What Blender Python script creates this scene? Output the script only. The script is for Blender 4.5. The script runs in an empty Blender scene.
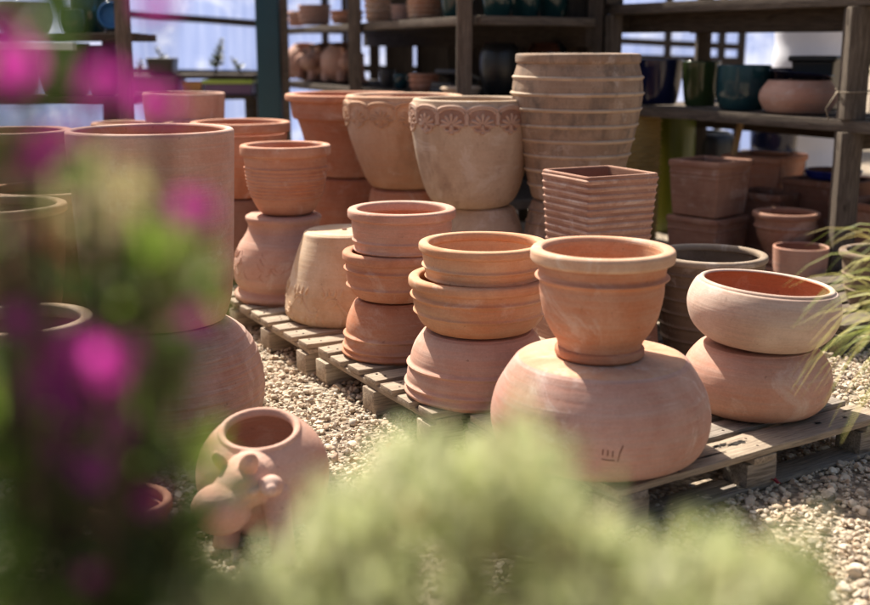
import bpy, bmesh, math, random
import numpy as np
from mathutils import Vector, Matrix, noise as mnoise
PI = math.pi
random.seed(7); RNG = np.random.default_rng(7)
sc = bpy.context.scene
COL = sc.collection

# ---------------------------------------------------------------- camera frame (metres, camera above the origin)
FPX, CAMH = 1120.0, 1.353
TH = math.atan(257.5 / FPX); CS, SN = math.cos(TH), math.sin(TH)
def zat(py, Y): return CAMH - Y * math.tan(TH + math.atan((py - 302.5) / FPX))
def dep(Y, z): return Y * CS + (CAMH - z) * SN
def at(px, py, Y):
    z = zat(py, Y); return Vector(((px - 435) * dep(Y, z) / FPX, Y, z))
def along(P0, d, inset, px, z):          # point on a shelf line (plus inset) seen in direction px
    best = None
    for i in range(0, 1200):
        s = -1 + i * 0.005
        p = (P0[0] + d[0] * s + inset[0], P0[1] + d[1] * s + inset[1])
        e = abs(435 + FPX * p[0] / dep(p[1], z) - px)
        if best is None or e < best[0]: best = (e, p)
    return Vector((best[1][0], best[1][1], z))

# ---------------------------------------------------------------- materials
def newmat(name):
    m = bpy.data.materials.new(name); m.use_nodes = True
    nt = m.node_tree; nt.nodes.clear()
    out = nt.nodes.new('ShaderNodeOutputMaterial'); b = nt.nodes.new('ShaderNodeBsdfPrincipled')
    nt.links.new(b.outputs[0], out.inputs[0])
    return m, nt, b, out
class NT:
    def __init__(s, nt): s.nt = nt
    def n(s, t, **kw):
        nd = s.nt.nodes.new(t)
        for k, v in kw.items():
            if k in nd.inputs.keys() if isinstance(k, str) else False: nd.inputs[k].default_value = v
            else: setattr(nd, k, v)
        return nd
    def l(s, a, b): s.nt.links.new(a, b)
    def mapping(s, scale, seed=True):
        tc = s.n('ShaderNodeTexCoord'); mp = s.n('ShaderNodeMapping'); mp.inputs['Scale'].default_value = scale
        s.l(tc.outputs['Object'], mp.inputs['Vector'])
        if seed:
            oi = s.n('ShaderNodeObjectInfo'); mu = s.n('ShaderNodeMath', operation='MULTIPLY'); mu.inputs[1].default_value = 37.0
            s.l(oi.outputs['Random'], mu.inputs[0]); s.l(mu.outputs[0], mp.inputs['Location'])
        return mp.outputs[0]
    def noise(s, vec, scale, detail=4, rough=0.55, dist=0.0):
        n = s.n('ShaderNodeTexNoise'); n.inputs['Scale'].default_value = scale; n.inputs['Detail'].default_value = detail
        n.inputs['Roughness'].default_value = rough; n.inputs['Distortion'].default_value = dist
        s.l(vec, n.inputs['Vector']); return n.outputs[0]
    def ramp(s, fac, a, b, c0=(0, 0, 0), c1=(1, 1, 1)):
        r = s.n('ShaderNodeValToRGB'); e = r.color_ramp.elements
        e[0].position = a; e[1].position = b; e[0].color = (*c0, 1); e[1].color = (*c1, 1)
        s.l(fac, r.inputs[0]); return r.outputs[0]
    def mul(s, a, k):
        m = s.n('ShaderNodeMath', operation='MULTIPLY'); s.l(a, m.inputs[0])
        if isinstance(k, (int, float)): m.inputs[1].default_value = k
        else: s.l(k, m.inputs[1])
        return m.outputs[0]
    def add(s, a, b):
        m = s.n('ShaderNodeMath', operation='ADD'); s.l(a, m.inputs[0])
        if isinstance(b, (int, float)): m.inputs[1].default_value = b
        else: s.l(b, m.inputs[1])
        return m.outputs[0]
    def mix(s, fac, a, b, mode='MIX'):
        m = s.n('ShaderNodeMix', data_type='RGBA', blend_type=mode)
        if isinstance(fac, (int, float)): m.inputs[0].default_value = fac
        else: s.l(fac, m.inputs[0])
        for v, i in ((a, 6), (b, 7)):
            if isinstance(v, tuple): m.inputs[i].default_value = (*v, 1)
            else: s.l(v, m.inputs[i])
        return m.outputs[2]
    def bump(s, h, strength, dist, b):
        n = s.n('ShaderNodeBump'); n.inputs['Strength'].default_value = strength; n.inputs['Distance'].default_value = dist
        s.l(h, n.inputs['Height']); s.l(n.outputs[0], b.inputs['Normal'])

def clay(name, base, alt, chalk=0.35, chalkcol=(.66, .52, .43), streak=0.35, drip=0.0, dirt=0.0, dirtcol=(.12, .085, .06), rough=0.85, lines=22, scale=1.0, bl=(.56, .72)):
    m, nt, b, out = newmat(name); g = NT(nt)
    v = g.mapping((1, 1, 1)); vs = g.mapping((.9, .9, lines)); vd = g.mapping((14, 14, .9))
    col = g.mix(g.ramp(g.noise(v, 5 * scale, 5), .35, .65), base, alt)
    st = g.noise(vs, 3.0, 5, .6, .3)
    col = g.mix(g.mul(g.ramp(st, .42, .68), streak), col, chalkcol)
    col = g.mix(g.mul(g.ramp(st, .50, .28), streak * .55), col, tuple(c * .55 for c in base))
    ck = g.noise(v, 3.2 * scale, 9, .68, .6)
    col = g.mix(g.mul(g.ramp(ck, .40, .64), min(1, chalk * 1.15)), col, chalkcol)
    if drip: col = g.mix(g.mul(g.ramp(g.noise(vd, 1.0, 5, .6), .5, .72), drip), col, chalkcol)
    blot = g.noise(g.mapping((1, 1, .45)), 9 * scale, 8, .66, .25)
    col = g.mix(g.mul(g.ramp(blot, *bl), .28 + dirt), col, tuple(c * .5 for c in base) if not dirt else dirtcol)
    bloom = g.noise(v, 4.2, 10, .72, .9)
    col = g.mix(g.mul(g.ramp(bloom, .56, .63), min(.5, .12 + chalk * .55)), col, tuple(.35 * c + .65 * k for c, k in zip(chalkcol, (.66, .60, .55))))
    scuff = g.noise(g.mapping((3, 3, 26)), 3.1, 3, .5, .4)
    col = g.mix(g.mul(g.ramp(scuff, .66, .72), .30), col, chalkcol)
    sp = g.noise(v, 150, 2, .5)
    col = g.mix(.16, col, g.ramp(sp, .3, .7, (.32, .32, .32), (.70, .70, .70)), 'OVERLAY')
    pit = g.noise(v, 46, 3, .5)
    col = g.mix(g.mul(g.ramp(pit, .70, .76), .5), col, tuple(c * .35 for c in base))
    g.l(col, b.inputs['Base Color'])
    b.inputs['Roughness'].default_value = rough; b.inputs['Specular IOR Level'].default_value = .25
    h = g.add(g.add(g.mul(st, .9), g.mul(sp, .07)), g.mul(pit, -.2)); g.bump(h, .32, .006, b)
    return m

def glaze(name, c, c2=None, rough=0.12):
    m, nt, b, out = newmat(name); g = NT(nt)
    v = g.mapping((1, 1, .35))
    col = g.mix(g.ramp(g.noise(v, 7, 5, .6), .35, .65), c, c2 or tuple(x * .5 for x in c))
    g.l(col, b.inputs['Base Color']); b.inputs['Roughness'].default_value = rough
    g.bump(g.noise(v, 18, 3), .1, .01, b)
    return m

def wood(name, a, c, dark=(.05, .038, .028), rough=.85):
    m, nt, b, out = newmat(name); g = NT(nt)
    v = g.mapping((1.2, 16, 16)); v1 = g.mapping((1, 1, 1)); vk = g.mapping((6, 18, 18))
    gr = g.noise(v, 3.5, 7, .65, 1.2)
    col = g.mix(g.ramp(gr, .38, .62), a, c)
    fine = g.noise(g.mapping((4, 90, 90)), 2.0, 4, .6)
    col = g.mix(g.mul(g.ramp(fine, .50, .70), .7), col, dark)
    col = g.mix(g.mul(g.ramp(g.noise(v1, 7, 6, .65, .5), .48, .75), .55), col, tuple(x * .45 for x in a))
    col = g.mix(g.mul(g.ramp(g.noise(vk, 1.0, 2, .4), .70, .78), .8), col, dark)
    g.l(col, b.inputs['Base Color']); b.inputs['Roughness'].default_value = rough; b.inputs['Specular IOR Level'].default_value = .2
    g.bump(g.add(gr, g.mul(fine, .7)), .5, .006, b)
    return m

def leafmat(name, cols, trans=.45, rough=.5):
    m, nt, b, out = newmat(name); g = NT(nt)
    ge = g.n('ShaderNodeNewGeometry'); r = g.n('ShaderNodeValToRGB'); e = r.color_ramp.elements
    while len(e) < len(cols): e.new(.5)
    for i, c in enumerate(cols): e[i].position = i / (len(cols) - 1); e[i].color = (*c, 1)
    g.l(ge.outputs['Random Per Island'], r.inputs[0]); g.l(r.outputs[0], b.inputs['Base Color'])
    b.inputs['Roughness'].default_value = rough; b.inputs['Specular IOR Level'].default_value = .3
    t = g.n('ShaderNodeBsdfTranslucent'); g.l(r.outputs[0], t.inputs[0])
    mx = g.n('ShaderNodeMixShader'); mx.inputs[0].default_value = trans
    g.l(b.outputs[0], mx.inputs[1]); g.l(t.outputs[0], mx.inputs[2]); g.l(mx.outputs[0], out.inputs[0])
    return m

def plain(name, c, rough=.6, metal=0.0, var=.25):
    m, nt, b, out = newmat(name); g = NT(nt); v = g.mapping((1, 1, 1))
    col = g.mix(g.mul(g.ramp(g.noise(v, 6, 7, .65), .35, .75), var), c, tuple(x * .4 for x in c))
    g.l(col, b.inputs['Base Color']); b.inputs['Roughness'].default_value = rough; b.inputs['Metallic'].default_value = metal
    g.bump(g.noise(v, 40, 3), .1, .004, b)
    return m

OR = (.47, .185, .095); OR2 = (.40, .152, .080)
M = dict(
    pink=clay('clay_pink', (.44, .215, .155), (.36, .175, .135), .6, (.60, .43, .37), .55, scale=.55),
    pinkline=clay('clay_pink_thrown', (.42, .215, .15), (.36, .18, .125), .35, (.64, .48, .40), .8, lines=30),
    orange=clay('clay_orange', OR, OR2, .34, (.62, .41, .30), .32),
    orangepale=clay('clay_orange_pale_top', (.44, .20, .11), (.49, .245, .14), .45, (.64, .48, .35), .4),
    ochre=clay('clay_ochre', (.475, .205, .10), (.51, .25, .135), .3, (.66, .50, .34), .3),
    rosy=clay('clay_rosy', (.45, .21, .14), (.49, .25, .175), .36, (.62, .45, .37), .45, scale=.7),
    beige=clay('clay_beige_chalk', (.46, .305, .235), (.50, .35, .27), .6, (.62, .49, .41), .55, lines=40),
    inner=clay('clay_inner_orange', (.44, .17, .088), (.38, .145, .075), .08, (.6, .36, .22), .2),
    cream=clay('clay_cream', (.52, .35, .215), (.46, .285, .165), .45, (.66, .54, .41), .3, drip=.3),
    straw=clay('clay_straw', (.45, .24, .135), (.49, .285, .175), .4, (.60, .44, .32), .3, drip=.4),
    stone=clay('clay_greyed', (.40, .275, .18), (.45, .32, .22), .45, (.55, .44, .33), .3, drip=.4, dirt=.35, dirtcol=(.22, .13, .09), scale=.8, bl=(.53, .70)),
    relief=clay('clay_relief', (.40, .245, .17), (.48, .32, .24), .4, (.56, .43, .34), .1),
    reliefground=clay('clay_relief_ground', (.26, .135, .09), (.32, .18, .125), .15, (.4, .27, .2), .1),
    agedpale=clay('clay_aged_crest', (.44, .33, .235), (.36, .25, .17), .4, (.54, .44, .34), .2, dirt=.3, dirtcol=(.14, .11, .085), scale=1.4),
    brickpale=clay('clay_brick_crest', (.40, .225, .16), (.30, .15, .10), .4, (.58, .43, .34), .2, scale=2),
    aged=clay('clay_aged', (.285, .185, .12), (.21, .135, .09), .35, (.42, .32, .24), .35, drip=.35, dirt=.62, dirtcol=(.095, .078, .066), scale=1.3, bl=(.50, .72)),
    dark=clay('clay_dark', (.135, .092, .060), (.18, .125, .085), .25, (.27, .19, .13), .35, drip=.2),
    darkrim=clay('clay_dark_rim', (.30, .225, .16), (.22, .16, .115), .4, (.42, .34, .26), .3),
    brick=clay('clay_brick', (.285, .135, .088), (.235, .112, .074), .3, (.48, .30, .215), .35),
    brickdark=clay('clay_brick_dull', (.22, .092, .056), (.18, .076, .048), .2, (.36, .21, .14), .25),
    blush=clay('clay_blush', (.48, .26, .19), (.43, .225, .16), .5, (.62, .45, .37), .5, lines=26),
    stamp=plain('stamp_groove', (.20, .085, .055), .9),
    wood=wood('pallet_wood', (.41, .33, .245), (.26, .20, .15)),
    woodpale=wood('pallet_wood_pale', (.53, .44, .335), (.35, .28, .205)),
    woodgrey=wood('pallet_wood_grey', (.34, .29, .24), (.19, .157, .128)),
    shelfwood=wood('shelf_wood', (.175, .138, .106), (.09, .07, .054), (.024, .018, .014)),
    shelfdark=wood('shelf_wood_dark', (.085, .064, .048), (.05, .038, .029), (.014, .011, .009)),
    stick=wood('stick_wood', (.55, .38, .2), (.45, .3, .15)),
    navy=glaze('glaze_navy', (.010, .014, .05)), green=glaze('glaze_green', (.022, .045, .016), (.05, .07, .02)),
    teal=glaze('glaze_teal', (.012, .045, .055), (.025, .075, .082)), deepteal=glaze('glaze_deep_teal', (.008, .035, .034), (.015, .05, .045)),
    blue=glaze('glaze_blue', (.03, .12, .30), (.05, .2, .4)), olive=glaze('glaze_olive', (.12, .15, .008), (.08, .105, .007), .35),
    cobalt=glaze('glaze_cobalt', (.02, .03, .22)), umber=glaze('glaze_umber', (.09, .035, .02), None, .1),
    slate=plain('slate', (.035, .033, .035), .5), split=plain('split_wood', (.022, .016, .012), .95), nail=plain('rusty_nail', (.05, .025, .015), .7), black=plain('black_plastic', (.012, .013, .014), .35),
    white=plain('white_paint', (.74, .74, .78), .5, var=.12), tealpaint=plain('teal_paint', (.008, .055, .075), .5),
    lime=plain('lime_plastic', (.42, .55, .08), .5), mauve=plain('mauve_plastic', (.16, .08, .16), .5),
    orangeplastic=plain('amber_plastic', (.55, .25, .08), .5),
    straww=plain('woven_straw', (.42, .28, .09), .8), twine=plain('twine', (.30, .24, .17), .9),
    bark=wood('bark', (.14, .10, .06), (.09, .06, .04)),
)

# ---------------------------------------------------------------- mesh helpers
def link(name, me, mats, parent=None, sharp=40):
    o = bpy.data.objects.new(name, me); COL.objects.link(o)
    for m in (mats if isinstance(mats, (list, tuple)) else [mats]): me.materials.append(m)
    if parent: o.parent = parent
    if sharp:
        me.polygons.foreach_set('use_smooth', [True] * len(me.polygons)); me.set_sharp_from_angle(angle=math.radians(sharp))
    return o
def mesh(V, F, mi=None):
    me = bpy.data.meshes.new('mesh'); me.from_pydata(V, [], F); me.update()
    if mi: me.polygons.foreach_set('material_index', mi)
    return me
def tag(o, label=None, cat=None, group=None, kind=None):
    if label: o['label'] = label
    if cat: o['category'] = cat
    if group: o['group'] = group
    if kind: o['kind'] = kind
    return o
def empty(name, loc, rot=(0, 0, 0)):
    o = bpy.data.objects.new(name, None); COL.objects.link(o); o.location = loc; o.rotation_euler = rot; o.empty_display_size = .1
    return o
def copy_tree(o, parent=None):
    c = o.copy(); COL.objects.link(c)
    if parent: c.parent = parent
    for ch in list(o.children): copy_tree(ch, c)
    return c
def spline(pts, n=60):
    # monotone-ish Catmull-Rom through (r, z), evenly sampled
    P = [pts[0]] + list(pts) + [pts[-1]]; out = []
    segs = len(pts) - 1; k = max(3, n // segs)
    for i in range(segs):
        a, b, c, d = P[i:i + 4]
        for j in range(k):
            t = j / k
            out.append(tuple(.5 * (2 * b[q] + (c[q] - a[q]) * t + (2 * a[q] - 5 * b[q] + 4 * c[q] - d[q]) * t * t + (3 * b[q] - a[q] - 3 * c[q] + d[q]) * t ** 3) for q in (0, 1)))
    out.append(tuple(pts[-1])); return out
def sqf(t, p=24.0):
    return 1.0 / (abs(math.cos(t)) ** p + abs(math.sin(t)) ** p) ** (1 / p)
def lathe(prof, seg=96, closed=False, sq=False, wob=.003, seed=0, mat_from=None):
    V, F, MI, rings = [], [], [], []
    ph = seed * 1.7
    ts = [2 * PI * i / seg for i in range(seg)]
    if sq: ts = [t + .21 * math.sin(4 * t) for t in ts]
    for (r, z) in prof:
        if r < 1e-6: rings.append([len(V)]); V.append((0, 0, z)); continue
        rg = []
        for t in ts:
            k = r * (1 + wob * math.sin(2 * t + ph) + wob * .7 * math.sin(3 * t + ph * 2 + z * 6)) * (sqf(t) if sq else 1)
            rg.append(len(V)); V.append((k * math.cos(t), k * math.sin(t), z + wob * .5 * r * math.sin(2 * t + ph * 3)))
        rings.append(rg)
    n = len(rings)
    for i in range(n if closed else n - 1):
        A, B = rings[i], rings[(i + 1) % n]; mm = 1 if (mat_from is not None and i >= mat_from) else 0
        if len(A) == 1 and len(B) == 1: continue
        for j in range(seg):
            k = (j + 1) % seg
            if len(A) == 1: F.append((A[0], B[k], B[j]))
            elif len(B) == 1: F.append((A[j], A[k], B[0]))
            else: F.append((A[j], A[k], B[k], B[j]))
            MI.append(mm)
    return V, F, MI
def rrect(r0, r1, z0, z1, b, n=5):       # rounded rectangle profile (closed), outer wall first
    b = min(b, (r1 - r0) * .49, (z1 - z0) * .49); out = []
    for cx, cz, a0 in ((r1 - b, z0 + b, -PI / 2), (r1 - b, z1 - b, 0), (r0 + b, z1 - b, PI / 2), (r0 + b, z0 + b, PI)):
        for i in range(n + 1):
            a = a0 + PI / 2 * i / n; out.append((cx + b * math.cos(a), cz + b * math.sin(a)))
    return out

SEED = [0]
def pot(name, label, loc, prof, mat, inner=None, rim=None, bands=(), foot=None, th=.018, inv=False, rot=0, tilt=(0, 0), seg=96,
        sq=False, rimmat=None, basemat=None, group=None, cat='pot', wob=.003, roundtop=True):
    """prof: outer wall (r, z) from base (z=0) to lip.  rim=(outer r, z0, z1, inner r).  inv stands it on its lip."""
    SEED[0] += 1; sd = SEED[0]
    h = max(prof[-1][1], rim[2] if rim else 0)
    root = empty(name, loc)
    if inv: root.rotation_euler = (PI, 0, rot); root.location.z += h
    else: root.rotation_euler = (tilt[0], tilt[1], rot)
    tag(root, label, cat, group)
    outer = []
    for r, z in spline(prof, (190 if bands else 84) if seg > 60 else (90 if bands else 40)):
        for (zb, amp, w) in bands: r += 1.45 * amp * (math.exp(-((z - zb) / (w * .8)) ** 2) - .25 * math.exp(-((z - zb) / (w * 2.2)) ** 2))
        outer.append((r, z))
    r0 = outer[0][0]
    P = [(0, 0), (r0 * .5, 0), (r0 - .004, 0)] + [(outer[0][0], .004)] + [q for q in outer if q[1] > .006]
    k = len(P)
    ri, zt = P[-1]
    if not rim and roundtop:
        for i in range(1, 8):
            a = PI * i / 8; P.append((ri - th / 2 + th / 2 * math.cos(a), zt + th * .45 * math.sin(a)))
    nin = len(P)
    sm = spline(prof, 30)
    zf = max(.02, th)
    for r, z in reversed(sm):
        if z > zf + .01 and r - th > .02: P.append((r - th, z))
    rr = P[-1][0]
    P += [(rr * .85, zf), (rr * .4, zf), (0, zf)]
    V, F, MI = lathe(P, seg, sq=sq, wob=wob, seed=sd, mat_from=nin - 1)
    body = link('body', mesh(V, F, MI), [mat, inner or mat], root)
    if rim:
        ro, z0, z1, rin = rim
        V, F, _ = lathe(rrect(rin, ro, z0, z1, min(.012, (z1 - z0) * .45)), seg, closed=True, sq=sq, wob=wob, seed=sd)
        link('rim', mesh(V, F), rimmat or mat, root)
    if foot:
        rf, zf0, zf1 = foot
        V, F, _ = lathe(rrect(rf * .6, rf, zf0, zf1, .010), seg, closed=True, sq=sq, wob=wob, seed=sd)
        link('foot', mesh(V, F), mat, root)
    if basemat:
        rb = basemat[1]
        V, F, _ = lathe([(0, -.004), (rb * .93, -.004), (rb * .975, -.002), (rb, .004), (rb, .012), (0, .012)], seg, sq=sq, wob=wob, seed=sd)
        link('base', mesh(V, F), basemat[0], root)
    return root
def rib(root, prof, z, proud, hh, mat, sq=False, seg=112):
    r = rad_at(prof, z); r2 = rad_at(prof, z - hh)
    V, F, _ = lathe([(r2 - .006, z - hh), (r2 + .001, z - hh), (r + proud * .55, z - hh * .45), (r + proud * .95, z - hh * .1), (r + proud, z + hh * .15), (r + proud * .8, z + hh * .4), (r + proud * .3, z + hh * .62), (r - .001, z + hh * .9), (r - .006, z + hh * .9)], seg, closed=True, sq=sq, wob=.004 if not sq else .0025, seed=SEED[0] + z * 9)
    return link('rib', mesh(V, F), mat, root, 60)
def flip(prof, h): return [(r, h - z) for r, z in reversed(prof)]

def tubes(lines, sides=6):               # lines: list of (points, radius or radii)
    V, F = [], []
    for pts, rad in lines:
        pts = [Vector(p) for p in pts]; n = len(pts); base = len(V)
        up0 = Vector((0.31, 0.17, .93))
        for i, p in enumerate(pts):
            d = (pts[min(i + 1, n - 1)] - pts[max(i - 1, 0)]).normalized()
            u = d.cross(up0); 
            if u.length < .1: u = d.cross(Vector((1, 0, 0)))
            u.normalize(); w = d.cross(u); r = rad[i] if isinstance(rad, (list, tuple)) else rad
            for j in range(sides):
                a = 2 * PI * j / sides; V.append(tuple(p + u * (r * math.cos(a)) + w * (r * math.sin(a))))
        for i in range(n - 1):
            for j in range(sides):
                k = (j + 1) % sides; F.append((base + i * sides + j, base + i * sides + k, base + (i + 1) * sides + k, base + (i + 1) * sides + j))
        F.append(tuple(base + j for j in reversed(range(sides)))); F.append(tuple(base + (n - 1) * sides + j for j in range(sides)))
    return V, F
def rad_at(prof, z):
    s = spline(prof, 80)
    for (r0, z0), (r1, z1) in zip(s, s[1:]):
        if min(z0, z1) <= z <= max(z0, z1): return r0 + (r1 - r0) * (z - z0) / ((z1 - z0) or 1)
    return s[-1][0]
def box_mesh(sx, sy, sz, bev=.003, rough=0.0):
    bm = bmesh.new(); bmesh.ops.create_cube(bm, size=1)
    bmesh.ops.scale(bm, vec=(sx, sy, sz), verts=bm.verts)
    if rough:
        bmesh.ops.subdivide_edges(bm, edges=[e for e in bm.edges if abs((e.verts[0].co - e.verts[1].co).x) > sx * .9], cuts=10)
        off = random.random() * 50
        for v in bm.verts:
            q = mnoise.noise_vector(Vector((v.co.x * 6 + off, v.co.y * 3, v.co.z * 3))); v.co += q * rough
    if bev: bmesh.ops.bevel(bm, geom=[e for e in bm.edges if e.calc_face_angle(0) > .5], offset=bev, segments=2, affect='EDGES', profile=.6)
    me = bpy.data.meshes.new('mesh'); bm.to_mesh(me); bm.free(); return me
def box(name, c, s, mat, parent=None, rz=0, bev=.003, rough=0.0):
    o = link(name, box_mesh(*s, bev, rough), mat, parent, 30); o.location = c; o.rotation_euler = (0, 0, rz); return o
def beam(name, a, b, w, h, mat, parent=None, bev=.004, rough=.003, roll=0):
    a, b = Vector(a), Vector(b); d = b - a
    o = link(name, box_mesh(d.length, w, h, bev, rough), mat, parent, 30)
    o.location = (a + b) / 2; o.rotation_euler = d.to_track_quat('X', 'Z').to_euler(); return o

# ---------------------------------------------------------------- ground and gravel
def ground_mat():
    m, nt, b, out = newmat('gravel_ground'); g = NT(nt); v = g.mapping((1, 1, 1), False)
    vo = g.n('ShaderNodeTexVoronoi'); vo.inputs['Scale'].default_value = 42; g.l(v, vo.inputs['Vector'])
    sep = g.n('ShaderNodeSeparateColor'); g.l(vo.outputs['Color'], sep.inputs[0])
    col = g.mix(sep.outputs[0], (.30, .23, .16), (.52, .43, .32))
    col = g.mix(g.mul(g.ramp(vo.outputs['Distance'], .3, .75), .8), col, (.12, .09, .065))
    g.l(col, b.inputs['Base Color']); b.inputs['Roughness'].default_value = .95
    g.bump(g.mul(vo.outputs['Distance'], -1), .9, .02, b)
    return m
V, F = [], []
gx = [-120, -40, -12, -6, 0, 6, 12, 40, 120]; gy = [-40, -10, 0, 3, 6, 10, 20, 60, 300]
for y in gy:
    for x in gx: V.append((x, y, 0))
n = len(gx)
for i in range(len(gy) - 1):
    for j in range(n - 1): F.append((i * n + j, i * n + j + 1, (i + 1) * n + j + 1, (i + 1) * n + j))
o = link('ground', mesh(V, F), ground_mat()); tag(o, kind='structure')

def stone_mat():
    m, nt, b, out = newmat('gravel_stone'); g = NT(nt)
    ge = g.n('ShaderNodeNewGeometry'); r = g.n('ShaderNodeValToRGB'); e = r.color_ramp.elements
    cols = [(.41, .32, .23), (.53, .43, .32), (.61, .51, .39), (.46, .38, .295), (.66, .57, .45), (.52, .38, .27), (.50, .43, .345)]
    while len(e) < len(cols): e.new(.5)
    for i, c in enumerate(cols): e[i].position = i / len(cols); e[i].color = (*c, 1)
    r.color_ramp.interpolation = 'CONSTANT'
    g.l(ge.outputs['Random Per Island'], r.inputs[0])
    v = g.mapping((1, 1, 1), False)
    col = g.mix(.4, r.outputs[0], g.ramp(g.noise(v, 90, 4), .3, .7, (.3, .3, .3), (.7, .7, .7)), 'OVERLAY')
    g.l(col, b.inputs['Base Color']); b.inputs['Roughness'].default_value = .9; b.inputs['Specular IOR Level'].default_value = .2
    g.bump(g.noise(v, 160, 4), .3, .003, b)
    return m
def gravel():
    bm = bmesh.new(); bmesh.ops.create_icosphere(bm, subdivisions=2, radius=1)
    bv = np.array([v.co[:] for v in bm.verts]); bf = np.array([[v.index for v in f.verts] for f in bm.faces]); bm.free()
    temps = []
    for k in range(10):
        t = bv.copy()
        for _ in range(7):                                   # chip facets off the pebble
            d = RNG.normal(size=3); d /= np.linalg.norm(d); c = RNG.uniform(.5, .85)
            s = t @ d; t = t - np.outer(np.maximum(s - c, 0), d)
        t = t * RNG.uniform(.6, 1.15, 3); temps.append(t)
    pts = []
    def field(n, x0, x1, y0, y1, test):
        X = RNG.uniform(x0, x1, n); Y = RNG.uniform(y0, y1, n)
        k = test(X, Y); pts.append(np.stack([X[k], Y[k]], 1))
    # pallet side line: from (0,3.57) heading (-.49,.87); the path lies left of it
    field(26000, -1.9, .75, 2.2, 6.2, lambda X, Y: (X + .0) * .87 + (Y - 3.6) * .49 < .12)
    field(15000, .2, 2.3, 2.1, 4.9, lambda X, Y: ((X - .5) * -.545 + (Y - 2.92) * .839 < .15) | (X > 1.25))
    P = np.concatenate(pts); n = len(P)
    sz = np.exp(RNG.normal(math.log(.0084), .38, n)).clip(.004, .024)
    q = RNG.normal(size=(n, 4)); q /= np.linalg.norm(q, axis=1)[:, None]
    w, x, y, z = q.T
    R = np.stack([1 - 2 * (y * y + z * z), 2 * (x * y - z * w), 2 * (x * z + y * w), 2 * (x * y + z * w), 1 - 2 * (x * x + z * z), 2 * (y * z - x * w), 2 * (x * z - y * w), 2 * (y * z + x * w), 1 - 2 * (x * x + y * y)], 1).reshape(n, 3, 3)
    T = np.stack(temps)[RNG.integers(0, 10, n)]
    W = np.einsum('nij,nkj->nki', R, T) * sz[:, None, None]; W[:, :, 2] *= .8
    W[:, :, 0] += P[:, 0:1]; W[:, :, 1] += P[:, 1:2]; W[:, :, 2] += (RNG.uniform(.0, .016, n))[:, None]
    nv = bv.shape[0]; FF = (bf[None] + (np.arange(n) * nv)[:, None, None]).reshape(-1, 3)
    me = bpy.data.meshes.new('mesh'); me.vertices.add(n * nv); me.vertices.foreach_set('co', W.reshape(-1).astype(np.float32))
    me.loops.add(FF.size); me.loops.foreach_set('vertex_index', FF.reshape(-1).astype(np.int32))
    me.polygons.add(len(FF)); me.polygons.foreach_set('loop_start', np.arange(0, FF.size, 3, dtype=np.int32))
    me.update(calc_edges=True); me.validate()
    o = bpy.data.objects.new('gravel', me); COL.objects.link(o); me.materials.append(stone_mat())
    me.polygons.foreach_set('use_smooth', [True] * len(me.polygons)); me.set_sharp_from_angle(angle=math.radians(28))
    tag(o, 'loose beige gravel stones covering the path', 'gravel', kind='stuff')
gravel()

# ---------------------------------------------------------------- pallets
def pallet(loc, rz, L, W, boards, label, blocks_y, wm, bm_):
    """local x = board direction (L), local y = across (W). origin at front-left corner"""
    root = empty('wooden_pallet', loc, (0, 0, rz)); tag(root, label, 'pallet', 'pallets under the pots')
    for (y0, w) in boards:
        o = box('deck_board', (L / 2 + random.uniform(-.012, .012), y0 + w / 2, .133), (L, w, .022), random.choice(wm), root, random.uniform(-.008, .008), .003, .006)
        o.location.z += random.uniform(-.001, .002)
    nl = []
    for (y0, w) in boards:
        for x in (.06, L / 2, L - .06):
            for q in (.3, .7):
                px_, py_ = x + random.uniform(-.018, .018), y0 + w * q + random.uniform(-.008, .008); nl.append(([(px_, py_, .138), (px_, py_, .1462)], .0042))
    V, F = tubes(nl, 8); link('nail_heads', mesh(V, F), M['nail'], root)
    for x in (.06, L / 2, L - .06):
        box('stringer_board', (x, W / 2, .111), (W, .10, .021), random.choice(bm_), root, PI / 2, .003, .002)
        for y in blocks_y:
            box('block', (x + random.uniform(-.005, .005), y, .061), (.13, .10, .078), random.choice(bm_), root, random.uniform(-.03, .03), .005, .002)
    for y in blocks_y:
        box('base_board', (L / 2, y, .0145), (L, .10, .016), random.choice(bm_), root, 0, .003, .002)
    return root
wl = [M['wood'], M['woodpale'], M['wood']]; wd = [M['wood'], M['woodgrey']]
# side row direction (-.49,.87): local y axis ; local x axis = (.87,.49) -> rz = 29.4 deg
RZ = math.radians(29.4); dirY = Vector((-math.sin(RZ), math.cos(RZ), 0)); dirX = Vector((math.cos(RZ), math.sin(RZ), 0))
P2 = Vector((-.005, 3.585, 0))
b7 = [(i * .1475 - .0 + .002, .098) for i in range(7)]
pallet(P2, RZ, 1.2, .985, b7, 'slatted pallet under the two middle stacks of bowls', (.06, .49, .925), wl, wl)
P1 = P2 + dirY * 1.035 + dirX * -.02
pallet(P1, RZ - .012, 1.2, .985, b7, 'slatted pallet farthest left, under the upturned bell-shaped pot', (.06, .49, .925), wl, wl)
R3 = math.radians(33)
b5 = [(0, .135), (.165, .10), (.30, .135), (.47, .10), (.605, .14)]
wg = [M['woodgrey'], M['wood'], M['woodgrey']]
pallet((.515, 2.925, 0), R3, 1.2, .76, b5, 'weathered pallet nearest the camera, under the big squat planter', (.06, .38, .70), wg, wg)
near_pallet = [q for q in COL.objects if q.name.startswith('wooden_pallet')][-1]
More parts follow.
